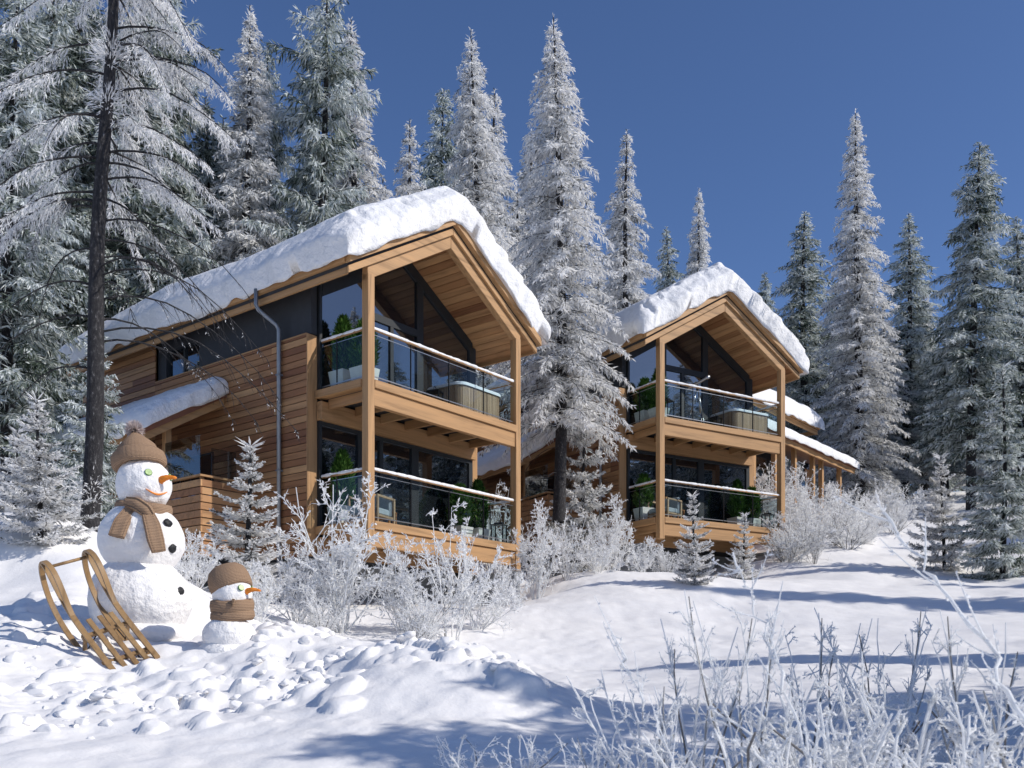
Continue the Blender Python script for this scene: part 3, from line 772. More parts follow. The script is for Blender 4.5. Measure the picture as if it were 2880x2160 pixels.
# ------------------------------------------------------------------ the far chalet: right flank seen past the second one
def far_chalet():
    random.seed(11)
    yaw = R(39.4)
    H = empty('timber_chalet', (9.2, 36.1, 5.0), PI/2 - yaw, 'third timber chalet, mostly hidden, its sunny flank showing right of the telescope chalet', 'chalet', 'timber chalets in the snow')
    # local x runs along the flank (away to the right), y into the house
    L_ = 4.6
    mb = MB(); clad(mb, 'x', -3.6, L_, 3.9, 5.05, 1.2, 1.24); mb.build('upper_wall', M['clad_x'], H)
    mb = MB(); mb.box(-3.6, L_, 1.245, 6, -1.5, 5.0, .4); mb.build('wall_core', M['darkwall'], H)
    mb = MB(); clad(mb, 'x', -3.6, L_+.2, -1.2, .75, .0, .04); mb.box(4.05, L_+.2, .0, .035, .75, 3.2, .7); mb.build('lower_wall', M['clad_x'], H)
    mb = MB(); mb.prism([(.3, 5.0), (3.4, 6.85), (3.4, 7.05), (.3, 5.2)], 'x', -4.2, L_+1.3, .4); mb.prism([(3.4, 6.85), (6.5, 5.0), (6.5, 5.2), (3.4, 7.05)], 'x', -4.2, L_+1.3, .4)
    rf = mb.build('roof', M['darkwall'], H)
    mb = MB(); mb.box(-4.2, L_+1.32, .24, .30, 4.93, 5.12, .6); mb.build('fascia', M['beam_x'], rf)
    mb = MB(); mb.box(-4.2, L_+1.36, .16, .238, 5.14, 5.28, .5); mb.build('fascia', M['beam_x'], rf)
    mb = MB(); mb.box(L_+1.302, L_+1.34, .302, 1.25, 4.95, 5.12, .6); mb.build('soffit_end', M['beam_y'], rf)
    snow_sheet('roof_snow', -4.3, L_+1.5, .02, 6.7, lambda U, V: 5.28+.597*(np.minimum(np.minimum(V, 6.8-V), 3.3)-.3), .62, 91, rf, 90, 60, .4, .08)
    mb = MB(); mb.prism([(-1.3, 3.20), (1.195, 3.95), (1.195, 4.1), (-1.3, 3.35)], 'x', -3.8, L_+1.2, .4); pr = mb.build('lower_roof', M['clad_x'], H)
    mb = MB(); mb.box(-3.8, L_+1.2, -1.37, -1.302, 3.08, 3.40, .65); mb.build('fascia', M['beam_x'], pr)
    mb = MB(); mb.box(-3.8, L_+1.24, -1.45, -1.372, 3.28, 3.46, .3); mb.build('fascia', M['tile'], pr)
    snow_sheet('porch_snow', -3.9, L_+1.35, -1.55, 1.19, lambda U, V: 3.37+.30*(V+1.3), .34, 95, pr, 90, 40, .24, .06)
    for x in (-2.9, -1.2, .5, 2.2, 3.05, 4.9):
        mb = MB(); mb.box(x, x+.16, -1.1, -.94, -1.4, 3.23, .7); mb.build('porch_post', M['beam_z'], H)
    for x0, x1 in ((-2.6, -1.3), (-1.0, .35), (.75, 2.0), (2.45, 3.9)):
        fr = MB(); fr.box(x0, x1, -.06, -.005, .8, 2.95, .5); wn = fr.build('window', M['darkframe'], H)
        mb = MB(); mb.box(x0+.06, x1-.06, -.075, -.062, .86, 2.89, .5); mb.build('pane', M['glass'], wn)
    return H
H3 = far_chalet()

# ------------------------------------------------------------------ conifers
def blades(base, d, ln, wd, roll):
    """thin four-cornered needles sprays; arrays in, (V, quads) out"""
    d = d/np.maximum(np.linalg.norm(d, axis=1, keepdims=True), 1e-9)
    up = np.tile([0,0,1.0], (len(d),1)); up[np.abs(d[:,2]) > .95] = [1,0,0]
    a = np.cross(d, up); a /= np.linalg.norm(a, axis=1, keepdims=True); b = np.cross(a, d)
    s = a*np.cos(roll)[:,None] + b*np.sin(roll)[:,None]
    mid = base + d*(ln*.45)[:,None]; tip = base + d*ln[:,None]
    h = (wd*.5)[:,None]
    V = np.stack([base, mid + s*h, tip, mid - s*h], 1).reshape(-1, 3)
    q = np.arange(len(base)*4).reshape(-1, 4)
    return V, q

def tube_np(pts, rad, n=5):
    """list of (pts (k,3), rad (k)) -> verts, quads"""
    VV = []; QQ = []; o = 0
    for p, r_ in zip(pts, rad):
        k = len(p)
        d = np.gradient(p, axis=0); d /= np.maximum(np.linalg.norm(d, axis=1, keepdims=True), 1e-9)
        ref = np.array([0,0,1.0]) if abs(d[:,2]).mean() < .8 else np.array([1.0,0,0])
        a = np.cross(d, ref); a /= np.maximum(np.linalg.norm(a, axis=1, keepdims=True), 1e-9); b = np.cross(d, a)
        t = np.arange(n)*2*PI/n
        ring = p[:,None] + (a[:,None]*np.cos(t)[None,:,None] + b[:,None]*np.sin(t)[None,:,None])*np.asarray(r_)[:,None,None]
        VV.append(ring.reshape(-1,3))
        i = np.arange((k-1)*n).reshape(k-1, n); j = np.roll(i, -1, axis=1)
        QQ.append(np.stack([i, j, j+n, i+n], -1).reshape(-1,4) + o); o += k*n
    return np.concatenate(VV), np.concatenate(QQ)

def conifer(seed, H, Rb, prof, bare=.12, wh=.30, nb=8, droop=.55, rise=.25, tl=.34, step=.085, bw=.05, hang=.5, sub=3, frost=.6, dead=0, trunk_r=None, upturn=.0, keep=None, top=.25, jit=.25, fl=.3, zj=.5):
    g = np.random.default_rng(seed)
    stems = []; rads = []
    tr = trunk_r or H*.011
    zz = np.linspace(0, H, 14); lean = .012*H*np.column_stack([np.sin(zz/H*3+seed), np.cos(zz/H*2.3+seed*2)]); lean -= lean[0]
    trunk = np.column_stack([lean, zz]); stems.append(trunk); rads.append(tr*(1-zz/H)**.8 + .012)
    B = []; D_ = []; LN = []; WD = []; FR = []
    z = H*bare
    while z < H*.985:
        f = z/H
        r0 = Rb*prof(f)
        k = max(3, int(round(nb*(.6+.4*min(1, r0/Rb*1.6)))))
        a0 = g.uniform(0, 2*PI)
        for i in range(k):
            az = a0 + i*2*PI/k + g.normal(0, .22)
            r_ = r0*g.uniform(1-jit*1.4, 1+jit*.8)
            if keep is not None and not keep(f, az, g): continue
            zb = z + g.uniform(-wh*zj, wh*zj)
            dr = droop*g.uniform(.75, 1.25); ri = rise*g.uniform(.6, 1.4) + max(0, (f-.72))*1.6
            s = np.linspace(0, 1, 7)
            c0 = np.array([np.interp(zb, zz, lean[:,0]), np.interp(zb, zz, lean[:,1]), zb])
            bend = g.normal(0, .18)
            ang = az + bend*s
            path = c0 + np.column_stack([np.cos(ang)*s*r_, np.sin(ang)*s*r_, (ri*s - dr*s**2 + upturn*s**4)*r_])
            stems.append(path); rads.append(np.linspace(max(.006, .009*r_+.006), .004, 7))
            n = max(3, int(r_/step))
            t = np.linspace(.12, 1.0, n) + g.uniform(-.3, .3, n)/n
            t = np.clip(t, .05, 1)
            P = np.column_stack([np.interp(t, s, path[:,c]) for c in range(3)])
            T = np.gradient(path, axis=0); T /= np.linalg.norm(T, axis=1, keepdims=True)
            TT = np.column_stack([np.interp(t, s, T[:,c]) for c in range(3)])
            side = np.column_stack([-TT[:,1], TT[:,0], np.zeros(n)]); side /= np.maximum(np.linalg.norm(side, axis=1, keepdims=True), 1e-6)
            fb = np.clip(frost + g.normal(0, fl*.6), 0, 1)
            for sg in (-1, 1, 0):
                if sg == 0: dv = TT*.8 + np.array([0,0,-.15]) + g.normal(0, .25, (n,3)); l0 = tl*.7
                else: dv = TT*.75 + side*sg*g.uniform(.5, 1.1, n)[:,None] + np.array([0,0,-hang])*g.uniform(.3, 1.5, n)[:,None]; l0 = tl
                dv /= np.linalg.norm(dv, axis=1, keepdims=True)
                ln = l0*(1.05-.55*t)*g.uniform(.6, 1.3, n)*min(1.0, .35+r_*.9)
                for j in range(sub):
                    fr_ = j/sub
                    bs = P + dv*(ln*fr_*.75)[:,None]
                    dd = dv + g.normal(0, .38, (n,3)) + np.array([0,0,-hang*.5*fr_])
                    B.append(bs); D_.append(dd); LN.append(ln*(.75 if sub > 1 else 1)); WD.append(bw*g.uniform(.6, 1.3, n))
                    FR.append(np.clip(fb + g.normal(0, fl, n), 0, 1))
        z += wh*g.uniform(.75, 1.25)*(1.0 if f < .75 else .7)
    # leader
    n = 26; zz_ = np.linspace(H*.955, H*1.0, n); P = np.column_stack([np.full(n, lean[-1,0]), np.full(n, lean[-1,1]), zz_])
    az = g.uniform(0, 2*PI, n); D0 = np.column_stack([np.cos(az), np.sin(az), np.full(n, .5)])
    B.append(P); D_.append(D0); LN.append(np.linspace(tl*.7, tl*top, n)); WD.append(np.full(n, bw)); FR.append(np.clip(frost+g.normal(0, fl, n), 0, 1))
    for i in range(dead):
        zb = g.uniform(.06, bare+.05)*H; az = g.uniform(0, 2*PI); r_ = Rb*g.uniform(.35, .95)
        s = np.linspace(0, 1, 7); path = np.array([0,0,zb]) + np.column_stack([np.cos(az)*s*r_, np.sin(az)*s*r_, (.25*s-.6*s*s)*r_])
        stems.append(path); rads.append(np.linspace(.014, .003, 7))
        for q in range(5):
            t = g.uniform(.3, .95); p = np.array([np.interp(t, s, path[:,c]) for c in range(3)])
            e = p + np.array([math.cos(az+g.normal(0,.8)), math.sin(az+g.normal(0,.8)), g.uniform(-.8,-.1)])*r_*.3
            stems.append(np.linspace(p, e, 4)); rads.append(np.linspace(.006, .002, 4))
    B = np.concatenate(B); D_ = np.concatenate(D_); LN = np.concatenate(LN); WD = np.concatenate(WD); FR = np.concatenate(FR)
    V, q = blades(B, D_, np.maximum(LN, .03), WD, g.uniform(0, PI, len(B)))
    tv, tq = tube_np(stems[:1], rads[:1], 9); sv, sq = tube_np(stems[1:], rads[1:], 3)
    TV = np.concatenate([tv, sv]); TQ = np.concatenate([tq, sq+len(tv)])
    return TV, TQ, V, q, FR

cone = lambda p=1.0, lo=.12: (lambda f: max(.06, (1-f)**p)*min(1, .55+f*(.45/lo)))
TYPES = {}
def ttype(key, mat, **kw):
    TV, TQ, V, q, FR = conifer(**kw)
    t = mesh_np('trunk_'+key, TV, [TQ], M['bark'], smooth=True)
    c = mesh_np('crown_'+key, V, [q], mat, {'frost': FR})
    TYPES[key] = (t, c, kw['H'])
ttype('spire', FR_W, seed=1, H=15, Rb=2.15, prof=cone(.72), bare=.20, wh=.30, nb=8, droop=.62, rise=.22, tl=.44, bw=.036, hang=.85, frost=.60, dead=8, sub=4)
ttype('slim', FR_W, seed=2, H=16, Rb=1.95, prof=cone(.75), bare=.06, wh=.30, nb=8, droop=.5, rise=.15, tl=.42, bw=.040, hang=.8, frost=.56, sub=4)
ttype('slim_b', FR_W, seed=12, H=15, Rb=2.0, prof=cone(.8), bare=.10, wh=.33, nb=7, droop=.6, rise=.2, tl=.44, bw=.040, hang=.9, frost=.54, jit=.45, sub=4)
ttype('green', FR_G, seed=3, H=15, Rb=2.3, prof=cone(.62, .3), bare=.16, wh=.36, nb=7, droop=.42, rise=.18, tl=.48, bw=.042, hang=.85, frost=.52, jit=.35, dead=10, sub=4)
ttype('dense', FR_G, seed=4, H=15, Rb=2.6, prof=cone(.8), bare=.05, wh=.33, nb=8, droop=.55, rise=.2, tl=.5, bw=.048, hang=.9, frost=.50, jit=.3, sub=4)
ttype('open', FR_G, seed=5, H=14, Rb=2.5, prof=lambda f: (max(.05, 1-f)**.55)*(.75+.25*math.sin(f*17)), bare=.10, wh=.40, nb=7, droop=.15, rise=.18, tl=.46, bw=.034, hang=1.5, frost=.56, jit=.5, sub=5, step=.075)
ttype('slim_g', FR_G, seed=6, H=15, Rb=2.0, prof=cone(.7), bare=.18, wh=.34, nb=7, droop=.45, rise=.15, tl=.44, bw=.042, hang=.9, frost=.56, jit=.35, dead=8, sub=4)
ttype('young', FR_W, seed=7, H=2.2, Rb=.62, prof=cone(.85, .1), bare=.03, wh=.18, zj=.10, nb=11, droop=-.02, rise=.10, tl=.17, step=.024, bw=.024, hang=.12, frost=.60, sub=3, trunk_r=.028, upturn=.18, top=1.4, jit=.3)
ttype('young_b', FR_W, seed=8, H=2.4, Rb=.78, prof=cone(.8, .1), bare=.02, wh=.19, zj=.12, nb=12, droop=.08, rise=.06, tl=.18, step=.026, bw=.024, hang=.15, frost=.52, sub=3, trunk_r=.03, upturn=.2, top=1.4, jit=.35)
ttype('young_g', FR_G, seed=9, H=4.5, Rb=1.15, prof=cone(.85, .06), bare=.02, wh=.27, zj=.15, nb=13, droop=.12, rise=.05, tl=.26, step=.045, bw=.028, hang=.5, frost=.62, sub=3, trunk_r=.05, upturn=.1, top=1.0, jit=.3)

TREES = []
def tree(kind, name, top, by, Y, label, group, wide=1.0, rot=None, base=None):
    """top=(dx,dy) of the tip and by = row of the foot in the 2212 px view, Y = distance"""
    t, c, H0 = TYPES[kind]
    x = (top[0]*K-1440)/F*Y; zt_ = (HY-top[1]*K)/F*Y
    zb = gz(x, Y) - .05 if by is None else (HY-by*K)/F*Y
    zb = min(zb, gz(x, Y)-.03) if by is None else zb
    h = zt_ - zb; s = h/H0
    r_ = rng.uniform(0, 2*PI) if rot is None else rot
    root = empty(name, (x, Y, zb), r_, label, 'tree', group)
    root.scale = (s*wide, s*wide, s)
    link('trunk', t, root); link('crown', c, root)
    return root
GB = 'frosted conifers of the forest'
GS = 'small snow covered spruces'
bigs = [
 ('slim_b', (1720, 700), 52, 1.6, 'low frosted conifer behind the third chalet, left of the grey green one\'s trunk'),
 ('slim_g', (1800, 610), 54, 1.6, 'mid height pale conifer between the grey green one and the white spire'),
 ('slim_b', (1900, 640), 49, 1.6, 'mid height white conifer close right of the white spire'),
 ('slim_b', (2000, 610), 52, 1.6, 'mid height white conifer between the pale one and the broad dark one'),
 ('slim_g', (2045, 700), 47, 1.6, 'low pale conifer at the left foot of the broad dark one'),
 ('slim_b', (2150, 640), 49, 1.6, 'mid height white conifer right of the broad dark one\'s trunk'),
 ('slim', (1560, 640), 60, 1.5, 'white conifer tip low behind the farther roof\'s ridge'),
 ('slim_b', (1330, 430), 50, 1.5, 'white conifer between the tallest tree and the slim frosted one'),
 ('slim_g', (690, 250), 44, 1.6, 'pale conifer behind the tall loose one over the nearer roof'),
 ('slim_b', (850, 400), 48, 1.6, 'low white conifer behind the nearer roof, left of the shortest white one'),
 ('slim', (1160, 300), 48, 1.4, 'white conifer close behind the tallest tree on its left'),
 ('green', (150, -90), 35, 1.3, 'tall grey green conifer close behind the big dark trunk, left side'),
 ('green', (285, -60), 35, 1.3, 'tall grey green conifer close behind the big dark trunk, right side'),
 ('open',  (400, -40), 36, 1.0, 'loose drooping conifer between the big dark trunk and the slim frosted one'),
 ('dense', (500, 250), 39, 1.3, 'shaded dense conifer behind the left end of the nearer roof'),
 ('green', (-30, 40), 30, 1.2, 'grey green conifer behind the left edge'),
 ('dense', (240, 330), 38, 1.5, 'lower dense conifer behind the big dark trunk, above the porch roof'),
 ('dense', (60, 380), 34, 1.5, 'lower dense conifer at the left behind the feathery spruce'),
 ('slim',  (500, 10), 36, 1.15, 'slim frosted conifer left of the double-topped tree, tip just under the top edge'),
 ('open',  (668, -60), 36, 1.10, 'tall loose grey green conifer behind the left roof, its top cut by the upper edge'),
 ('open',  (585, 85), 37.5, .75, 'narrow loose conifer leaning on the left of the tall loose grey one'),
 ('slim',  (800, 50), 43, 1.25, 'slender white conifer next right of the tall loose grey one'),
 ('slim_b',(897, 265), 46, 1.1, 'shortest white conifer above the ridge of the nearer chalet'),
 ('green', (960, 200), 50, .9, 'dark green conifer peeping out behind two white ones over the nearer ridge'),
 ('spire', (1038, 66), 40, 1.0, 'tall white conifer just right of the dark green one over the nearer ridge'),
 ('slim_b',(1085, 195), 42.5, 1.2, 'white conifer half hidden at the right shoulder of the tall white one over the ridge'),
 ('slim_b',(1368, 280), 42, 1.1, 'slim frosted conifer standing between the two chalets\' roofs, right of the tallest tree'),
 ('slim_g',(1437, 495), 58, 1.15, 'small pale conifer low beside the slim one above the farther roof slope'),
 ('slim',  (1490, 405), 56, 1.0, 'thin grey conifer above the left slope of the farther roof'),
 ('green', (1652, 585), 62, .8, 'little green conifer tip behind the right slope of the farther roof'),
 ('slim_g',(1750, 452), 47, 1.55, 'grey green conifer directly right of the farther roof'),
 ('slim',  (1860, 250), 44, 1.15, 'tallest white spire of the right hand group'),
 ('slim_g',(1950, 466), 50, 1.5, 'pale conifer between the white spire and the broad dark one on the right'),
 ('green', (2098, 314), 40, 1.2, 'broad dark green frosted conifer with a long bare trunk on the right'),
 ('slim_g',(2205, 470), 44, 1.4, 'conifer cut by the right edge beside the broad dark one'),
 ('green', (2290, 380), 47, 1.0, 'tall conifer just outside the right edge with branches reaching in'),
 ('dense', (445, 200), 37, 1.15, 'dark dense conifer in shade behind the leaning trunk, left of the slim frosted one'),
 ('dense', (330, 120), 36, 1.2, 'dark dense conifer directly behind the big dark trunk'),
 ('dense', (590, 330), 41, 1.1, 'shaded conifer low behind the left roof under the loose grey tree'),
 ('open',  (95, -110), 33, 1.25, 'tall loose conifer second from the left edge, top out of sight'),
 ('green', (20, -60), 22, 1.1, 'conifer at the left edge with a thin dark trunk'),
 ('dense', (170, 60), 37, 1.2, 'dense dark conifer between the left edge trunks and the big dark trunk'),
 ('slim_b',(-60, 120), 30, 1.3, 'white conifer just beyond the left edge'),
 ('dense', (1815, 700), 58, 1.3, 'dense dark conifer low behind the third chalet'),
 ('dense', (2010, 690), 56, 1.3, 'dense conifer filling the gap left of the broad dark tree'),
 ('green', (2150, 690), 53, 1.2, 'lower conifer behind the bare trunk of the broad dark tree'),
 ('dense', (1905, 760), 64, 1.4, 'far shaded conifer behind the white spire'),
 ('dense', (2080, 790), 66, 1.5, 'far shaded conifer behind the broad dark tree'),
 ('dense', (2190, 800), 60, 1.4, 'dense conifer low at the right edge'),
 ('dense', (1740, 780), 66, 1.4, 'far dark conifer low behind the grey green one'),
 ('slim',  (1290, 560), 48, 1.4, 'frosted conifer low behind the tallest tree, near the farther roof'),
 ('slim_b',(1130, 420), 46, 1.4, 'frosted conifer low between the nearer roof and the tallest tree'),
 ('slim_b',(740, 330), 46, 1.5, 'frosted conifer low between the loose grey tree and the slender white one'),
]
for kind, top, Y, wd, lab in bigs:
    tree(kind, 'conifer', top, None, Y, lab, GB, wd)
tree('spire', 'conifer', (1207, 48), 1128, 26.5, 'tallest frosted conifer standing between the two chalets', GB, 1.12, 1.0)
YOUNG = []
young = [
 ('young', (533, 962), 1300, 15.6, 1.3, 'small white spruce in front of the nearer chalet\'s cladding, right of the big snowman'),
 ('young_b', (88, 868), 1175, 13.6, 1.15, 'feathery white spruce at the left behind the snow bank'),
 ('young_g', (212, 680), None, 17.5, .9, 'slim frosted spruce half hidden by the big dark trunk'),
 ('young', (1500, 1070), 1262, 23.6, 1.05, 'larger of two small spruces below the farther chalet\'s terrace'),
 ('young', (1606, 1112), 1252, 24.0, 1.05, 'smaller of two small spruces below the farther chalet\'s terrace'),
 ('young_b', (2040, 985), 1232, 27.5, .95, 'small grey spruce on the right slope, left of the larger shaded one'),
 ('young_g', (2165, 790), 1250, 26.5, 1.0, 'taller shaded grey spruce near the right edge'),
 ('young_b', (1253, 880), None, 27.5, .8, 'narrow young spruce at the right foot of the tallest tree'),
 ('young_b', (30, 930), None, 15.5, 1.1, 'small rimed spruce at the left edge behind the feathery one'),
]
for kind, top, by, Y, wd, lab in young:
    YOUNG.append((kind, top, by, Y, wd, lab))

# the big dark trunk at the left: its own tree
def near_larch():
    g = np.random.default_rng(44)
    Y = 13.5
    x0, _, z0 = at(190, 1120, Y); z0 = gz(x0, Y) - .1
    x1, _, z1 = at(245, -140, Y)
    H = z1 - z0; lean = (x1-x0)
    stems = []; rads = []; B = []; D_ = []; LN = []; WD = []; FR = []
    zz = np.linspace(0, H+3, 18); tx = lean*(zz/H) + .03*np.sin(zz*1.1); ty = .03*np.cos(zz*.9)
    stems.append(np.column_stack([tx, ty, zz])); rads.append(.132*(1-zz/(H+6))**.9)
    def dz(dy): return (HY-dy*K)/F*Y - z0
    # (row on the trunk, azimuth, reach, rise, droop, frosted 0..1)
    br = []
    for dy in np.sort(np.random.default_rng(8).uniform(-420, 440, 21)):
        for k in range(3):
            fz = np.clip((dy+420)/900, 0, 1)
            az = g.uniform(-.75, PI+.75)
            br.append((dy + g.uniform(-14, 14), az, g.uniform(.45, 1.4)+fz*.6, g.uniform(.05, .42), g.uniform(.4, 1.1), 1))
    for dy, az, r_ in ((330,.05,1.75), (390,.0,1.7), (200,-.1,1.9), (250,3.2,2.0), (440,3.3,1.5), (120,.15,1.9), (60,.05,1.8), (95,3.0,2.0), (160,3.2,2.1)):
        br.append((dy, az, r_, .25, .72, 1))
    for dy, az, r_ in ((560,.1,1.9), (600,-.25,2.5), (650,.1,2.6), (690,3.1,1.6), (720,.05,2.9), (740,.4,2.3), (620,3.3,1.8), (800,3.4,1.2), (520,.5,2.0), (540,2.8,1.9), (585,-.6,2.1), (640,-.9,1.7), (690,.8,2.2), (480,.2,2.3), (450,2.9,2.2)):
        br.append((dy, az, r_*.95, .32, .80, 0))
    for dy, az, r_, ri, dr, fr in br:
        zb = dz(dy); s = np.linspace(0, 1, 9); bend = g.normal(0, .2)
        ang = az + bend*s
        c0 = np.array([np.interp(zb, zz, tx), np.interp(zb, zz, ty), zb])
        wob = np.column_stack([np.zeros(9), np.zeros(9), .035*np.sin(s*9+g.uniform(0,6))*s])
        path = c0 + np.column_stack([np.cos(ang)*s*r_, np.sin(ang)*s*r_, (ri*s - dr*s**2)*r_]) + wob
        stems.append(path); rads.append(np.linspace(.020 if fr else .016, .003, 9))
        T = np.gradient(path, axis=0); T /= np.linalg.norm(T, axis=1, keepdims=True)
        n = int(r_/.055) if fr else int(r_/.16)
        t = np.clip(np.linspace(.30, 1, n) + g.uniform(-.4, .4, n)/n, .1, 1)
        P = np.column_stack([np.interp(t, s, path[:,c]) for c in range(3)]); TT = np.column_stack([np.interp(t, s, T[:,c]) for c in range(3)])
        side = np.column_stack([-TT[:,1], TT[:,0], np.zeros(n)]); side /= np.maximum(np.linalg.norm(side, axis=1, keepdims=True), 1e-6)
        fb = np.clip(.58 + g.normal(0, .22), .1, 1)
        for sg in (-1, 1):
            dv = TT*.8 + side*sg*g.uniform(.25, .8, n)[:,None] + np.array([0,0,-1.0])*g.uniform(.35, 1.6, n)[:,None]
            dv /= np.linalg.norm(dv, axis=1, keepdims=True)
            ln = .36*(1.1-.62*t)*g.uniform(.4, 1.3, n)
            if fr:
                # feathery hanging sprays: many fine needles along each twig
                m = 9
                for j in range(m):
                    f_ = (j+.5)/m
                    bs = P + dv*(ln*f_)[:,None] + np.array([0,0,-.10])*(ln*f_*f_)[:,None]
                    dd = dv*.8 + g.normal(0, .42, (n,3)) + np.array([0,0,-.25])
                    B.append(bs); D_.append(dd); LN.append(ln*.42*g.uniform(.6, 1.3, n)*(1.15-f_*.6)+.02); WD.append(g.uniform(.007, .016, n)); FR.append(np.clip(fb+g.normal(0,.2,n), 0, 1))
            else:
                for i in range(n):
                    if g.random() < .75:
                        e = P[i] + dv[i]*ln[i]*1.2; mid = (P[i]+e)/2 + np.array([0,0,.02])
                        stems.append(np.array([P[i], mid, e])); rads.append(np.array([.005, .0035, .0015]))
                        if g.random() < .3:
                            m = 4; f_ = g.uniform(.2, 1, m)
                            B.append(P[i] + (e-P[i])*f_[:,None]); D_.append(dv[i] + g.normal(0,.6,(m,3))); LN.append(g.uniform(.02,.06,m)); WD.append(g.uniform(.006,.012,m)); FR.append(g.uniform(.3,.8,m))
    # rime tufts sitting on the trunk
    for dy in (112, 128, 222, 1060):
        n = 170; az = g.uniform(0, 2*PI, n); zb = dz(dy) + g.normal(0, .09, n)
        rr = g.uniform(.05, .20, n)
        P = np.column_stack([np.interp(zb, zz, tx) + np.cos(az)*rr, np.interp(zb, zz, ty) - np.abs(np.sin(az))*rr, zb])
        B.append(P); D_.append(np.column_stack([np.cos(az), -np.abs(np.sin(az)), g.normal(0, .5, n)])); LN.append(g.uniform(.06, .2, n)); WD.append(g.uniform(.008, .018, n)); FR.append(np.clip(g.normal(.75, .15, n), 0, 1))
    B = np.concatenate(B); D_ = np.concatenate(D_); LN = np.concatenate(LN); WD = np.concatenate(WD); FR = np.concatenate(FR)
    V, q = blades(B, D_, LN, WD, g.uniform(0, PI, len(B)))
    root = empty('conifer', (x0, Y, z0), 0, 'big leaning conifer with a bare speckled dark trunk, nearest tree at the left', 'tree', GB)
    tv, tq = tube_np(stems[:1], rads[:1], 14); sv, sq = tube_np(stems[1:], rads[1:], 4)
    link('trunk', mesh_np('trunk_near', tv, [tq], M['bark'], smooth=True), root)
    link('branches', mesh_np('branches_near', sv, [sq], M['bark'], smooth=True), root)
    link('crown', mesh_np('crown_near', V, [q], FR_W, {'frost': FR}), root)
near_larch()

# ------------------------------------------------------------------ frosted shrubs
def shrub(seed, H=2.0, stems=16, spread=.55, sub=9, subsub=4, rad=.0108, frost=.86, tips=5, tw=.030, curl=.25, up=1.0, brown=.06, ns=3, len1=.46, tipl=.065):
    g = np.random.default_rng(seed)
    paths = []; rads = []; fro = []
    TB = []; TD = []; TL = []; TWd = []; TF = []
    def seg(p0, d, L_, k, wob):
        pts = [p0]; dd = d/np.linalg.norm(d)
        for i in range(k):
            dd = dd + g.normal(0, wob, 3) + np.array([0,0,.04*up]); dd /= np.linalg.norm(dd)
            pts.append(pts[-1] + dd*L_/k)
        return np.array(pts)
    def tipped(path, r_, f0, n):
        k = len(path)
        for i in range(n):
            t = g.uniform(.15, 1)*(k-1); a = int(min(t, k-2)); p = path[a] + (path[a+1]-path[a])*(t-a)
            d = (path[a+1]-path[a]); d = d/np.linalg.norm(d) + g.normal(0, .7, 3)
            TB.append(p); TD.append(d); TL.append(g.uniform(.5, 1.5)*tipl); TWd.append(tw*g.uniform(.5, 1.2)); TF.append(min(1, max(0, g.normal(.75, .18))))
    for i in range(stems):
        a = g.uniform(0, 2*PI); lean = abs(g.normal(0, spread))+.05
        d = np.array([math.cos(a)*lean, math.sin(a)*lean, 1.0])
        L_ = H*g.uniform(.55, 1.05); b = np.array([math.cos(a)*g.uniform(0,.12)*H*.6, math.sin(a)*g.uniform(0,.12)*H*.6, -.05])
        P = seg(b, d, L_, 7, curl*.35)
        dark = g.random() < brown
        paths.append(P); rads.append(np.linspace(rad*1.5, rad*.6, len(P))); fro.append(g.uniform(.0, .25) if dark else np.clip(g.normal(frost, .2), 0, 1))
        for j in range(sub):
            t = g.uniform(.18, .98)*7; k = int(min(t, 6)); p = P[k] + (P[k+1]-P[k])*(t-k)
            dd = (P[k+1]-P[k]); dd = dd/np.linalg.norm(dd)*.9 + g.normal(0, .55, 3)
            L2 = L_*len1*(1.05-t/9)*g.uniform(.5, 1.2)
            Q = seg(p, dd, L2, 4, curl*.6)
            paths.append(Q); rads.append(np.linspace(rad*.85, rad*.42, 5)); fro.append(np.clip(g.normal(frost-(.25 if dark else 0), .2), 0, 1)); tipped(Q, rad, frost, tips)
            for m in range(subsub):
                t2 = g.uniform(.2, 1)*4; k2 = int(min(t2, 3)); p2 = Q[k2] + (Q[k2+1]-Q[k2])*(t2-k2)
                d2 = (Q[k2+1]-Q[k2]); d2 = d2/np.linalg.norm(d2)*.9 + g.normal(0, .6, 3)
                Q2 = seg(p2, d2, L2*.45*g.uniform(.5, 1.2), 2, curl*.6)
                paths.append(Q2); rads.append(np.linspace(rad*.6, rad*.3, 3)); fro.append(np.clip(g.normal(frost+.05, .18), 0, 1)); tipped(Q2, rad, frost, tips)
    V, q = tube_np(paths, rads, ns)
    FR = np.concatenate([np.full((len(p)-1)*ns, f) for p, f in zip(paths, fro)])
    if TB:
        V2, q2 = blades(np.array(TB), np.array(TD), np.array(TL), np.array(TWd), g.uniform(0, PI, len(TB)))
        q2 = q2 + len(V); V = np.concatenate([V, V2]); q = np.concatenate([q, q2]); FR = np.concatenate([FR, TF])
    return V, q, FR
SH = {}
def stype(key, **kw):
    V, q, FR = shrub(**kw); SH[key] = mesh_np('shrub_'+key, V, [q], FR_S, {'frost': FR})
stype('a', seed=1, H=2.0, stems=13, spread=.42)
stype('b', seed=2, H=1.8, stems=14, spread=.55, frost=.82)
stype('c', seed=3, H=2.2, stems=11, spread=.33, frost=.88)
stype('low', seed=4, H=1.0, stems=24, spread=.8, rad=.007, tw=.013, frost=.7, tipl=.03, brown=.5)
stype('low_b', seed=5, H=1.1, stems=20, spread=.6, rad=.007, tw=.013, frost=.75, tipl=.03, brown=.5)
stype('dry', seed=6, H=1.4, stems=14, spread=.5, rad=.006, tw=.01, frost=.40, tips=2, brown=.6, tipl=.03)
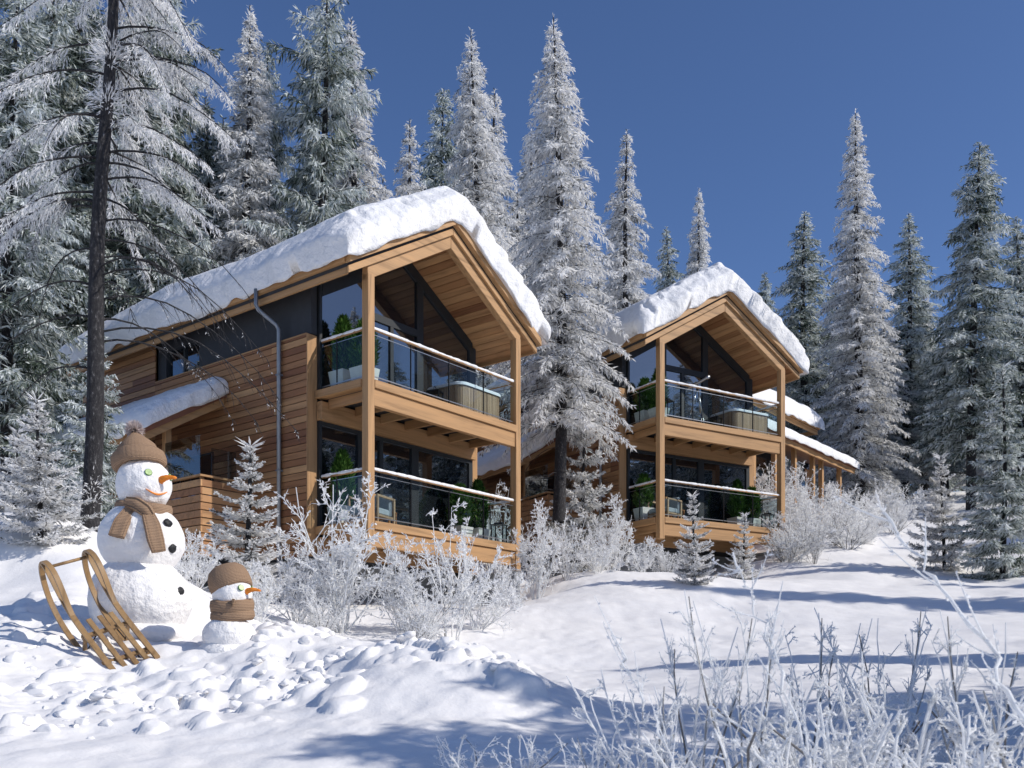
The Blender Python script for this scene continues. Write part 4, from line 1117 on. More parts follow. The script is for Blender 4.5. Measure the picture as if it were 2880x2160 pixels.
stype('near', seed=7, H=.8, stems=11, spread=.55, sub=6, subsub=3, rad=.0062, tw=.010, frost=.92, tips=4, brown=.15, curl=.38, ns=5, len1=.36, tipl=.018)
stype('near_b', seed=8, H=.75, stems=10, spread=.8, sub=6, subsub=3, rad=.0068, tw=.011, frost=.97, tips=4, brown=.05, curl=.45, ns=5, len1=.36, tipl=.018)
stype('near_c', seed=9, H=.9, stems=9, spread=.3, sub=6, subsub=3, rad=.0048, tw=.007, frost=.8, tips=4, brown=.35, ns=5, len1=.32, tipl=.016)

def foot(dx, dy, lo=7.0, hi=60.0):
    """distance at which the sight line through (dx,dy) meets the snow"""
    Ys = np.linspace(lo, hi, 400); X = (dx*K-1440)/F*Ys; Z = (HY-dy*K)/F*Ys
    G = ground_h(X, Ys, False); s = G - Z
    i = np.nonzero(s >= 0)[0]
    return float(Ys[i[0]]) if len(i) else hi
GU = 'frosted shrubs'
def bush(key, x, y, h, label, wide=1.0, group=GU, name='frosted_shrub'):
    me = SH[key]; o = link(name, me); H0 = {'a':2.0,'b':1.8,'c':2.2,'low':1.0,'low_b':1.1,'dry':1.4,'near':.8,'near_b':.75,'near_c':.9}[key]
    s = h/H0; o.location = (x, y, gz(x, y)-.03); o.scale = (s*wide, s*wide, s); o.rotation_euler = (0, 0, rng.uniform(0, 2*PI))
    return tag(o, label, 'shrub', group)
def bush_at(key, dx, top, Y, label, wide=1.0, group=GU):
    x = (dx*K-1440)/F*Y; h = (HY-top*K)/F*Y - gz(x, Y)
    return bush(key, x, Y, max(h, .3), label, wide, group)
for kind, top, by, Y, wd, lab in YOUNG:
    Yf = foot(top[0], by, Y-5, Y+9) if by else Y
    tree(kind, 'young_spruce', top, None, Yf, lab, GS, wd)
for key, dx, top, Y, lab, wd in [
    ('a', 735, 1050, 15.4, 'tallest frosted shrub, its twigs crossing the left front post of the nearer chalet', 1.0),
    ('b', 640, 1150, 15.8, 'frosted shrub right of the small white spruce, below the grey downpipe', 1.0),
    ('c', 975, 1085, 15.4, 'tall pointed frosted shrub before the middle of the nearer lower terrace', .9),
    ('a', 870, 1165, 15.8, 'frosted shrub between the tall one at the left post and the pointed one', 1.0),
    ('b', 1030, 1170, 16.4, 'frosted shrub right of the pointed one under the nearer terrace', .9),
    ('low', 900, 1260, 14.6, 'small wiry shrub at the snow edge before the nearer chalet', 1.1),
    ('low_b', 690, 1250, 14.8, 'small wiry shrub at the snow edge right of the little snowman', 1.1),
    ('b', 425, 1130, 15.2, 'frosted shrub right behind the big snowman', .9),
    ('b', 560, 1195, 14.4, 'frosted shrub at the foot of the small white spruce, behind the little snowman', .9),
    ('b', 1090, 1200, 19.5, 'frosted shrub under the right front post of the nearer chalet', .8),
    ('a', 1160, 1090, 21.0, 'frosted shrub just right of the nearer chalet\'s right post', .8),
    ('c', 1225, 1100, 22.5, 'frosted shrub at the foot of the tallest tree', .9),
    ('b', 1290, 1130, 22.6, 'broad frosted shrub between the two chalets', 1.0),
    ('a', 1325, 1075, 24.5, 'upright frosted shrub before the farther chalet\'s left flank', .8),
    ('b', 1390, 1150, 22.8, 'frosted shrub at the left foot of the farther terrace', .95),
    ('low_b', 1440, 1165, 23.2, 'small frosted shrub under the farther chalet\'s left front post', 1.2),
    ('c', 1075, 1040, 26.0, 'bare brown tinged shrub seen through the nearer lower terrace', .8),
    ('a', 1655, 1000, 33.5, 'frosted shrub seen through the right end of the farther terrace', 1.0),
    ('a', 1722, 1000, 33.0, 'tall white shrub right beside the farther chalet\'s right post', .9),
    ('b', 1775, 1030, 34.0, 'white shrub in front of the third chalet\'s wall', 1.1),
    ('b', 1845, 1050, 36.0, 'white shrub at the right end of the third chalet', 1.1),
    ('a', 1910, 1040, 38.0, 'white shrub at the forest edge below the tallest right spire', 1.1),
    ('b', 1975, 1050, 39.0, 'white shrub at the forest edge left of the grey spruces', 1.2),
    ('c', 2150, 1020, 40.0, 'white shrub behind the two grey spruces on the right', 1.2),
    ('b', 2030, 1045, 41.0, 'white shrub at the forest edge behind the small grey spruce', 1.2),
    ('a', 2205, 1040, 38.0, 'white shrub at the right edge of the forest', 1.2),
    ('low', 1740, 1085, 29.5, 'low wiry shrub on the slope right of the farther chalet\'s corner', 1.3),
    ('dry', 1800, 1075, 30.5, 'dry brown stemmed shrub on the slope below the third chalet', 1.1),
    ('low', 1860, 1105, 31.5, 'low wiry shrub on the slope left of the shaded spruces', 1.4),
    ('dry', 1760, 1120, 27.5, 'dry thin shrub lowest on the slope by the farther chalet', 1.0),
    ('low_b', 1930, 1090, 33.0, 'low white shrub higher on the right slope', 1.4),
    ('a', 1690, 1030, 32.0, 'white shrub close behind the farther chalet\'s right post', 1.2),
    ('b', 1815, 1035, 35.0, 'white shrub between two others before the third chalet\'s right end', 1.3),
    ('b', 1880, 1055, 37.0, 'white shrub just right of the third chalet\'s eave', 1.3),
    ('a', 1945, 1050, 37.5, 'white shrub in the row at the forest edge, below the pale conifer', 1.3),
    ('b', 1760, 1060, 31.5, 'lower white shrub in front of the row by the third chalet', 1.3),
    ('low_b', 1830, 1100, 30.0, 'low white shrub below the row by the third chalet', 1.6),
    ('low', 1700, 1110, 28.2, 'low shrub at the right foot of the farther chalet', 1.5),
    ('b', 60, 1010, 17.5, 'frosted shrub behind the snow bank at the far left', 1.2),
    ('a', 160, 1040, 16.5, 'frosted shrub behind the snow bank at the dark trunk', 1.0),
    ('b', 385, 1180, 13.8, 'low frosted shrub at the right side of the big snowman', .8)]:
    bush_at(key, dx, top, Y, lab, wd)
# twigs close to the camera, lower right
GN = 'frosted twigs close to the camera'
for key, dx, top, Y, lab, wd in [
    ('near', 1400, 1370, 4.2, 'leftmost tall twiggy shrub close by, its tips above the shaded hollow', .9),
    ('near_c', 1500, 1260, 4.3, 'close shrub with a thick kinked stem in the middle of the lower right', .8),
    ('near_c', 1620, 1190, 4.0, 'close shrub with dark upright stems reaching highest left of the long branch', .7),
    ('near_b', 1750, 1370, 3.9, 'dense close shrub below the drifted shadow', 1.0),
    ('near', 1880, 1330, 4.1, 'close frosted shrub under the long slanting branch', .9),
    ('near_b', 2010, 1380, 3.6, 'dense white shrub close by toward the lower right corner', 1.0),
    ('near_c', 2110, 1250, 3.9, 'thin stemmed close shrub near the right edge', .8),
    ('near', 2190, 1330, 3.4, 'close white shrub at the right edge', .9),
    ('near_b', 1560, 1480, 3.5, 'low close shrub at the bottom, left of the thick stem', 1.1),
    ('near_b', 1680, 1490, 3.2, 'low tangled shrub at the bottom middle right', 1.1),
    ('near', 1830, 1500, 3.1, 'tangled white twigs at the bottom right, in front', 1.2),
    ('near_b', 1960, 1520, 2.9, 'nearest tangle of white twigs at the bottom right', 1.1),
    ('near_b', 2130, 1490, 2.8, 'nearest tangle of white twigs in the lower right corner', 1.1),
    ('near', 1270, 1530, 4.3, 'small close shrub in the shaded hollow at the bottom centre', 1.1),
    ('near_b', 1130, 1580, 4.6, 'smallest close shrub at the bottom, left end of the twigs', 1.2),
    ('near_b', 1000, 1600, 4.8, 'low twigs at the bottom edge left of centre', 1.3),
    ('near_b', 1420, 1540, 3.9, 'low close shrub at the bottom under the leftmost tall one', 1.1),
    ('near_c', 1930, 1250, 5.0, 'thin upright twigs before the dark tree shadow on the snow', .9),
    ('near_c', 1760, 1280, 5.2, 'sparse upright twigs standing in the sunny snow', .9),
    ('near_b', 1780, 1420, 3.6, 'white arching twigs in front of the drifted shadow', 1.2),
    ('near_b', 1920, 1420, 3.3, 'thick white tangle below the long slanting branch', 1.2),
    ('near', 1620, 1540, 3.0, 'white twigs at the bottom edge, middle', 1.2),
    ('near_b', 2060, 1430, 4.6, 'bushy shaded shrub behind the nearest tangles at right', 1.2),
    ('near_b', 1890, 1440, 4.8, 'bushy shaded shrub behind the nearest tangles, right of middle', 1.2)]:
    bush_at(key, dx, top, Y, lab, wd, GN)
def long_twig(rows, r0, label, seed):
    g = np.random.default_rng(seed)
    P = np.array([at(*p) for p in rows]); n = 26
    t = np.linspace(0, 1, len(P)); tt = np.linspace(0, 1, n)
    Q = np.column_stack([np.interp(tt, t, P[:,c]) for c in range(3)]) + g.normal(0, .011, (n,3))
    paths = [Q]; rads = [np.linspace(r0, r0*.5, n)*(1+.35*g.normal(0, 1, n).clip(-1, 1))]; fro = [.8]
    TB = []; TD = []; TL = []; TWd = []
    for i in range(14):
        k = g.integers(3, n-1); d = (Q[k]-Q[k-1]); d = d/np.linalg.norm(d)*.8 + g.normal(0, .5, 3)
        L_ = g.uniform(.05, .22); S_ = np.array([Q[k] + d*L_*u + np.array([0,0,.04*u*u]) for u in np.linspace(0, 1, 5)])
        paths.append(S_); rads.append(np.linspace(r0*.5, r0*.22, 5)); fro.append(g.uniform(.4, .9))
    for p in paths:
        for i in range(60 if len(p) == n else 12):
            t_ = g.uniform(0, len(p)-1.01); k = int(t_); TB.append(p[k]+(p[k+1]-p[k])*(t_-k)); d = p[k+1]-p[k]; TD.append(d/np.linalg.norm(d)+g.normal(0,.8,3)); TL.append(g.uniform(.008,.03)); TWd.append(g.uniform(.004,.01))
    V, q = tube_np(paths, rads, 6); FR = np.concatenate([np.full((len(p)-1)*6, f) for p, f in zip(paths, fro)])
    V2, q2 = blades(np.array(TB), np.array(TD), np.array(TL), np.array(TWd), g.uniform(0, PI, len(TB)))
    FR = np.concatenate([FR, np.clip(g.normal(.8,.12,len(TB)),0,1)])
    o = link('frosted_branch', mesh_np('frosted_branch', np.concatenate([V, V2]), [np.concatenate([q, q2+len(V)])], FR_S, {'frost': FR}))
    tag(o, label, 'branch', GN)
long_twig([(2330,1800,2.6),(2215,1560,2.8),(2140,1420,3.0),(2030,1265,3.2),(1965,1180,3.3),(1905,1088,3.4)], .0078, 'long thick frosted branch slanting across the lower right', 1)
long_twig([(1800,1800,3.0),(1720,1560,3.2),(1665,1400,3.4),(1625,1290,3.5),(1590,1205,3.6)], .006, 'frosted branch rising to the left below the farther chalet', 2)
long_twig([(1470,1760,3.2),(1440,1620,3.3),(1370,1470,3.4),(1328,1372,3.5)], .0052, 'leftmost thick frosted stem by the shaded hollow', 3)

# ------------------------------------------------------------------ the snowmen
def blob(c, r_, seed, n=64, m=40, groove=.012, sq=(1,1,1)):
    th = np.linspace(0, 2*PI, n, endpoint=False); ph = np.linspace(-PI/2, PI/2, m)
    T, P_ = np.meshgrid(th, ph)
    x = np.cos(P_)*np.cos(T); y = np.cos(P_)*np.sin(T); z = np.sin(P_)
    d = 1 + .035*vnoise(x*1.6+seed, y*1.6, z*1.6, seed=seed) + .016*vnoise(x*4, y*4, z*4, seed=seed+1) + groove*vnoise(np.cos(T)*7+seed, np.sin(T)*7, z*1.2, seed=seed+2) + .006*vnoise(x*14, y*14, z*14, seed=seed+3)
    V = np.stack([c[0]+r_*sq[0]*x*d, c[1]+r_*sq[1]*y*d, c[2]+r_*sq[2]*z*d], -1).reshape(-1,3)
    I = np.arange(n*m).reshape(m, n); J = np.roll(I, -1, axis=1)
    q = np.stack([I[:-1], J[:-1], J[1:], I[1:]], -1).reshape(-1,4)
    return V, q
def blobs(name, lst, mat, parent):
    VV = []; QQ = []; o = 0
    for a in lst:
        V, q = blob(*a[:3], **(a[3] if len(a) > 3 else {})); VV.append(V); QQ.append(q+o); o += len(V)
    return link(name, mesh_np(name, np.concatenate(VV), [np.concatenate(QQ)], mat, smooth=True), parent)
def revolve(name, prof, mat, parent, n=96, rib=0.0, ribs=36, lean=(0,0), seed=0, wob=.02):
    V = []; m = len(prof)
    for i, (r_, z) in enumerate(prof):
        t = np.arange(n)*2*PI/n
        rr = r_*(1 + rib*np.cos(t*ribs) + wob*vnoise(np.cos(t)*1.5+seed, np.sin(t)*1.5, np.full(n, z*6), seed=seed))
        zz = z + .012*vnoise(np.cos(t)*1.3, np.sin(t)*1.3+seed, np.full(n, z*3), seed=seed+4)
        V.append(np.column_stack([rr*np.cos(t) + lean[0]*z, rr*np.sin(t) + lean[1]*z, zz]))
    I = np.arange(n*m).reshape(m, n); J = np.roll(I, -1, axis=1)
    q = np.stack([I[:-1], J[:-1], J[1:], I[1:]], -1).reshape(-1,4)
    return link(name, mesh_np(name, np.concatenate(V), [q], mat, smooth=True), parent)
def dirv(az, el): return Vector((math.cos(az)*math.cos(el), math.sin(az)*math.cos(el), math.sin(el)))
def disc(name, c, nrm, r_, th, mat, parent, n=28):
    q = Vector(nrm).to_track_quat('Z', 'Y').to_matrix(); mb = MB()
    prof = [(r_*.96, 0), (r_, th*.25), (r_, th*.8), (r_*.93, th)]
    vs_ = []; fs = []
    for rr, z in prof:
        for k in range(n): vs_.append(Vector(c) + q @ Vector((rr*math.cos(2*PI*k/n), rr*math.sin(2*PI*k/n), z)))
    for i in range(3):
        for k in range(n): fs.append((i*n+k, i*n+(k+1)%n, (i+1)*n+(k+1)%n, (i+1)*n+k))
    fs.append(tuple(range(3*n, 4*n))); mb.add(vs_, fs, .5); return mb.build(name, mat, parent)
def carrot(parent, p, d, L_, r_):
    pts = []; rd = []; d = Vector(d).normalized(); side = d.cross(Vector((0,0,1))).normalized()
    for i in range(14):
        t = i/13; pts.append(Vector(p) + d*L_*t + side*.012*math.sin(t*4) + Vector((0,0,.018*math.sin(t*3)))); rd.append(r_*(1-.68*t)*(1+.06*math.sin(i*2.3)) if i < 13 else r_*.12)
    mb = MB(); mb.tube(pts, rd, 14, .5); return mb.build('nose', M['carrot'], parent)
def eye(parent, p, nrm, r_):
    o = disc('eye', p, nrm, r_, .014, M['peel'], parent); n = Vector(nrm).normalized()
    disc('cucumber_flesh', Vector(p)+n*.0125, n, r_*.86, .004, M['cucumber'], o); return o
def coal(parent, p, nrm, r_, seed):
    V, q = blob((0,0,0), r_, seed, n=14, m=9, groove=.1, sq=(1,1.15,.5)); V = V*(1+.18*np.random.default_rng(seed).normal(0,1,(len(V),1)).clip(-1,1)*.5)
    R_ = np.array(Vector(nrm).to_track_quat('Z', 'X').to_matrix()); V = V @ R_.T + np.array(p)
    return link('button', mesh_np('button', V, [q], M['coal']), parent)
def strip(name, pts, wdt, th, mat, parent, nrm=(0,-1,0), ribs=7):
    """knitted band: ribbed flat strip along pts"""
    P = np.array(pts, float); n = 30
    t = np.linspace(0, 1, len(P)); tt = np.linspace(0, 1, n); P = np.column_stack([np.interp(tt, t, P[:,c]) for c in range(3)])
    for _ in range(3): P[1:-1] = (P[:-2]+2*P[1:-1]+P[2:])/4
    T = np.gradient(P, axis=0); T /= np.linalg.norm(T, axis=1, keepdims=True)
    nr = np.array(nrm, float); S_ = np.cross(T, nr); S_ /= np.linalg.norm(S_, axis=1, keepdims=True); NN = np.cross(S_, T)
    w_ = np.interp(tt, np.linspace(0, 1, len(wdt)), wdt)
    m = 40; a = np.linspace(0, 2*PI, m, endpoint=False)
    cx_ = np.sign(np.cos(a))*np.abs(np.cos(a))**.5; cz_ = np.sign(np.sin(a))*np.abs(np.sin(a))**.6
    rb = 1 + .22*np.cos(cx_*PI*ribs)
    V = P[:,None] + S_[:,None]*(cx_[None,:,None]*w_[:,None,None]*.5) + NN[:,None]*((cz_*rb)[None,:,None]*th*.5)
    I = np.arange(n*m).reshape(n, m); J = np.roll(I, -1, axis=1); q = np.stack([I[:-1], J[:-1], J[1:], I[1:]], -1).reshape(-1,4)
    caps = [I[0][::-1][None], I[-1][None]]
    return link(name, mesh_np(name, V.reshape(-1,3), [q]+caps, mat, smooth=True), parent)

def big_snowman():
    Y = 9.4; x, _, _ = at(303, 1380, Y); zb = at(303, 1372, Y)[2]
    S_ = empty('snowman', (x, Y, zb), 0, 'big three ball snowman with bobble hat, scarf and carrot nose', 'snowman', 'snowmen')
    def loc(dx, dy, off=0): a = at(dx, dy, Y); return (a[0]-x, off, a[2]-zb)
    c1 = loc(303, 1298); c2 = loc(307, 1168); c3 = loc(311, 1048)
    blobs('body', [(c1, .475, 3, dict(sq=(1.0,1.0,.93), n=90, m=60)), (c2, .392, 7, dict(sq=(1,1,.95), n=90, m=60)), (c3, .262, 11, dict(sq=(.98,.98,1.02), n=80, m=50)), ((c1[0],.0,.02), .46, 15, dict(sq=(1,1,.35)))], M['msnow'], S_)
    fa = R(-46); C3 = Vector(c3)
    for az in (R(-60), R(4)): d = dirv(az, R(18)); eye(S_, C3 + d*.252, d, .035)
    d = dirv(R(-34), R(3)); carrot(S_, C3 + d*.235, dirv(R(-12), R(7)), .180, .038)
    pts = [C3 + dirv(R(-66 + 52*i/12), R(-17 - 9*math.sin(i/12*PI)))*.264 for i in range(13)]
    mb = MB(); mb.tube(pts, [.004+.005*math.sin(i/12*PI) for i in range(13)], 8, .5); mb.build('mouth', M['carrot'], S_)
    C1 = Vector(c1); C2 = Vector(c2)
    for c, r_, az, el, k in ((C2,.388,-30,22,1), (C2,.39,-24,-14,2), (C1,.47,-19,10,3)):
        d = dirv(R(az), R(el)); coal(S_, c + d*r_*1.0, d, .042, k)
    # bobble hat
    hat = revolve('hat', [(.20,-.02),(.262,-.04),(.290,-.01),(.294,.05),(.284,.105),(.262,.122),(.240,.108),(.234,.13),(.205,.20),(.150,.255),(.095,.30),(.06,.335),(.03,.35),(.001,.352)], M['knit'], S_, rib=.020, ribs=40, seed=2, wob=.03)
    hat.location = loc(301, 1004); hat.rotation_euler = (R(-8), R(-11), 0); hat.scale = (.86, .86, .92)
    g = np.random.default_rng(5); n = 1500; dv = g.normal(0, 1, (n,3)); dv /= np.linalg.norm(dv, axis=1, keepdims=True)
    V, q = blades(dv*.01, dv+g.normal(0,.15,(n,3)), g.uniform(.075,.12,n), g.uniform(.006,.013,n), g.uniform(0,PI,n))
    pm = link('pompom', mesh_np('pompom', V, [q], M['pom'], {'frost': g.random(n)}), hat); pm.location = (0, 0, .385)
    # scarf with a knot and two tails
    nz = (c2[2]+c3[2])/2 + .015
    sc = revolve('scarf', [(.17,-.05),(.245,-.072),(.268,-.045),(.262,-.005),(.266,.035),(.25,.075),(.18,.08)], M['knit'], S_, rib=.0, seed=8, wob=.07)
    sc.location = (c2[0]+.015, 0, nz); sc.rotation_euler = (R(4), R(3), 0)
    tl = loc(0, 0)
    def sp(dx, dy, off): a = at(dx, dy, Y+off); return (a[0]-x-(c2[0]+.015), off, a[2]-zb-nz)
    strip('tail', [sp(305,1088,-.27), sp(282,1098,-.29), sp(264,1122,-.39), sp(253,1152,-.45)], [.09,.12,.15,.15], .05, M['knit'], sc, (.05,-.99,.15))
    strip('tail', [sp(298,1086,-.28), sp(318,1098,-.30), sp(330,1125,-.37), sp(338,1155,-.425), sp(346,1180,-.44)], [.09,.11,.15,.155,.13], .05, M['knit'], sc, (.5,-.85,.1))
    kn = strip('knot', [sp(276,1082,-.255), sp(296,1084,-.30), sp(316,1096,-.31), sp(326,1108,-.29)], [.10,.13,.13,.10], .09, M['knit'], sc, (0,-1,0.2), 5)
big_snowman()
def small_snowman():
    Y = 8.8; x, _, _ = at(495, 1390, Y); zb = at(495, 1408, Y)[2]
    S_ = empty('snowman', (x, Y, zb), 0, 'small snowman half as tall, with flat beanie and wide scarf', 'snowman', 'snowmen')
    def loc(dx, dy, off=0): a = at(dx, dy, Y); return (a[0]-x, off, a[2]-zb)
    c1 = loc(495, 1374); c2 = loc(501, 1282)
    blobs('body', [(c1, .235, 23, dict(sq=(1,1,.78), n=72, m=48)), (c2, .175, 27, dict(sq=(1.0,1,1.08), n=64, m=40)), ((c1[0]-.02,0,.0), .255, 29, dict(sq=(1,1,.5)))], M['msnow'], S_)
    C2 = Vector(c2)
    for az in (R(-48), R(8)): d = dirv(az, R(13)); eye(S_, C2 + d*.175, d, .028)
    d = dirv(R(-26), R(2)); carrot(S_, C2 + d*.155, dirv(R(-10), R(3)), .145, .029)
    hat = revolve('hat', [(.16,-.03),(.202,-.04),(.214,-.01),(.214,.05),(.206,.10),(.18,.16),(.13,.20),(.06,.222),(.001,.224)], M['knit'], S_, rib=.014, ribs=40, seed=6, wob=.04)
    hat.location = loc(499, 1267, .01); hat.rotation_euler = (R(-8), R(-20), 0); hat.scale = (.88, .88, .95)
    sc = revolve('scarf', [(.13,-.095),(.192,-.11),(.212,-.08),(.206,-.035),(.196,-.03),(.204,-.02),(.210,.03),(.200,.075),(.14,.08)], M['knit'], S_, seed=9, wob=.05)
    sc.location = loc(501, 1315); sc.rotation_euler = (R(3), R(-3), 0); sc.scale = (.92, .92, 1)
    p = loc(520, 1296, -.205); p = (p[0]-sc.location.x, p[1], p[2]-sc.location.z)
    strip('fold', [p, (p[0]-.012, -.215, p[2]-.06)], [.03,.012], .02, M['knit'], sc)
small_snowman()

# ------------------------------------------------------------------ the sled leaning beside the big snowman
def sled():
    Y = 8.45
    o = Vector(at(233, 1484, Y))
    n_ = Vector((.02, -.74, .67)).normalized(); b_ = Vector((.88, .38, .28)); b_ = (b_ - n_*b_.dot(n_)).normalized(); a_ = b_.cross(n_).normalized()
    if a_.z < 0: a_ = -a_
    Rz = Matrix.Rotation(R(23), 3, 'Z'); a_ = Rz @ a_; b_ = Rz @ b_; n_ = Rz @ n_
    S_ = empty('sled', (0, 0, 0), 0, 'old wooden sled with curled runners leaning left of the big snowman', 'sled')
    S_.location = o
    W_ = .39
    def P(a, b, n): return a_*a + b_*b + n_*n
    def runner(b, name):
        pts2 = [(-.06,.0),(.10,.0),(.45,.0),(.74,.01),(.92,.06),(1.06,.16),(1.15,.29),(1.18,.42),(1.13,.52),(1.02,.555),(.91,.53),(.80,.45),(.71,.36),(.62,.30)]
        # dense smooth curve
        A = np.array(pts2); t = np.arange(len(A)); tt = np.linspace(0, len(A)-1, 60); A = np.column_stack([np.interp(tt, t, A[:,0]), np.interp(tt, t, A[:,1])])
        for _ in range(4): A[1:-1] = (A[:-2]+2*A[1:-1]+A[2:])/4
        mb = MB(); vs_ = []; fs = []; T = np.gradient(A, axis=0); T /= np.linalg.norm(T, axis=1, keepdims=True)
        for (x_, y_), (tx_, ty_) in zip(A, T):
            h = .012
            for sx, sy in ((-.022,-1),(.022,-1),(.022,1),(-.022,1)): vs_.append(P(x_ - ty_*h*sy, b+sx, y_ + tx_*h*sy))
        for i in range(len(A)-1):
            for k in range(4): fs.append((i*4+k, i*4+(k+1)%4, (i+1)*4+(k+1)%4, (i+1)*4+k))
        fs += [(3,2,1,0), tuple(range(len(vs_)-4, len(vs_)))]
        mb.add(vs_, fs, .5); mb.build(name, M['sled'], S_)
    runner(0, 'runner'); runner(W_, 'runner')
    hs = .27
    # outer seat rails bend up into the horns
    for b in (0, W_):
        A = np.array([(-.10,hs),(.15,hs),(.45,hs),(.60,hs+.015),(.76,hs+.05),(.92,hs+.12),(1.06,hs+.19),(1.15,hs+.20)]); t = np.arange(len(A)); tt = np.linspace(0, len(A)-1, 34)
        A = np.column_stack([np.interp(tt, t, A[:,0]), np.interp(tt, t, A[:,1])])
        for _ in range(4): A[1:-1] = (A[:-2]+2*A[1:-1]+A[2:])/4
        mb = MB(); vs_ = []; fs = []
        for x_, y_ in A:
            for sx, sy in ((-.024,-.011),(.024,-.011),(.024,.011),(-.024,.011)): vs_.append(P(x_, b+sx*1.0, y_+.012+sy))
        for i in range(len(A)-1):
            for k in range(4): fs.append((i*4+k, i*4+(k+1)%4, (i+1)*4+(k+1)%4, (i+1)*4+k))
        fs += [(3,2,1,0), tuple(range(len(vs_)-4, len(vs_)))]
        mb.add(vs_, fs, .6); mb.build('seat_rail', M['sled'], S_)
    for b in (.105, .205, .305):
        mb = MB(); mb.bar(P(-.09, b, hs+.012), P(.55, b, hs+.012), .046, .020, None, n_); mb.build('slat', M['sled'], S_, .003)
    for a in (.05, .40):
        mb = MB(); mb.bar(P(a, -.03, hs-.018), P(a, W_+.03, hs-.018), .034, .034, None, n_); mb.build('crossbar', M['sled'], S_, .003)
        for b in (0, W_):
            mb = MB(); mb.bar(P(a, b, .018), P(a, b, hs-.03), .030, .024, None, a_); mb.build('upright', M['sled'], S_)
            mb = MB(); mb.tube([P(a, b, .03), P(a, b+(.11 if b == 0 else -.11), hs-.03)], .006, 6, .5); mb.build('brace', M['black'], S_)
    mb = MB(); mb.tube([P(1.10, -.01, hs+.19), P(1.10, W_+.01, hs+.19)], .014, 8, .5); mb.build('front_rung', M['sled'], S_)
    for b in (0, W_):
        mb = MB(); mb.bar(P(-.07, b, -.0205), P(.72, b, -.0185), .022, .005, None, n_); mb.build('runner_iron', M['steel'], S_)
sled()

# ------------------------------------------------------------------ things on the decks
def on_deck(H, name, u, v, z, rz_, label, cat, group=None):
    return empty(name, hp(H, u, v, z), H.rotation_euler.z + rz_, label, cat, group)
def thuja_mesh(seed, h, r_):
    g = np.random.default_rng(seed); n = 2600
    z = g.uniform(0, 1, n); a = g.uniform(0, 2*PI, n)
    rr = r_*np.sin(np.clip(z*.93+.07, 0, 1)*PI)**.55*(1-z*.45)*g.uniform(.55, 1.05, n)*(1+.2*np.sin(a*5+z*9))
    P = np.column_stack([np.cos(a)*rr, np.sin(a)*rr, z*h*.93]); d = np.column_stack([np.cos(a)*.7, np.sin(a)*.7, np.full(n, 1.0)]) + g.normal(0, .35, (n,3))
    V, q = blades(P, d, g.uniform(.07, .15, n), g.uniform(.02, .045, n), g.uniform(0, PI, n))
    return mesh_np('thuja_foliage', V, [q], M['needle_green'], {'frost': g.random(n)})
TH = [thuja_mesh(1, 1.25, .26), thuja_mesh(2, 1.05, .30)]
def planter(H, u, v, z, h, label, k):
    p = on_deck(H, 'planter', u, v, z, 0, label, 'planter', 'white planters with clipped evergreens')
    a, b = .17, .225; vs_ = []
    for s_, zz in ((a, 0), (b, h), (b-.025, h), (b-.03, h-.05)):
        vs_ += [(-s_,-s_,zz),(s_,-s_,zz),(s_,s_,zz),(-s_,s_,zz)]
    fs = [(3,2,1,0)]
    for i in range(3):
        for j in range(4): fs.append((i*4+j, i*4+(j+1)%4, (i+1)*4+(j+1)%4, (i+1)*4+j))
    mb = MB(); mb.add(vs_, fs, .5); mb.build('pot', M['white'], p, .006)
    mb = MB(); mb.add([(x*.97, y*.97, h-.05) for x, y in ((-b+.03,-b+.03),(b-.03,-b+.03),(b-.03,b-.03),(-b+.03,b-.03))], [(0,1,2,3)], .5); mb.build('soil', M['bark'], p)
    f = link('foliage', TH[k % 2], p); f.location = (0, 0, h-.04); f.rotation_euler = (0, 0, k*1.3)
    mb = MB(); mb.tube([(0,0,h-.06),(0,0,h+.8)], [.02,.008], 6, .5); mb.build('stem', M['bark'], p)
def lantern(H, u, v, z, h, label):
    o = on_deck(H, 'lantern', u, v, z, R(20), label, 'lantern', 'black frame lanterns'); w_ = h*.22
    mb = MB()
    for x in (-w_, w_):
        for y in (-w_, w_): mb.box(x-.012, x+.012, y-.012, y+.012, 0, h*.78, .5)
    mb.box(-w_-.02, w_+.02, -w_-.02, w_+.02, -.0, .025, .5); mb.box(-w_-.02, w_+.02, -w_-.02, w_+.02, h*.78, h*.8, .5)
    mb.prism([(-w_, h*.8), (w_, h*.8), (w_*.35, h*.88), (-w_*.35, h*.88)], 'y', -w_*.7, w_*.7, .5)
    mb.build('frame', M['black'], o)
    mb = MB(); mb.tube([(w_*.5*math.cos(t), 0, h*.88 + h*.11*math.sin(t)) for t in np.linspace(0, PI, 12)], .009, 6, .5); mb.build('handle', M['black'], o)
    mb = MB(); mb.lathe([(w_*.45, 0), (w_*.45, h*.3), (.003, h*.31)], 16, (0,0,.027), .5); mb.build('candle', M['white'], o)
    for s_ in (-1, 1):
        mb = MB(); mb.box(-w_+.012, w_-.012, s_*w_-.002, s_*w_+.002, .03, h*.775, .5); mb.build('pane', M['clear'], o)
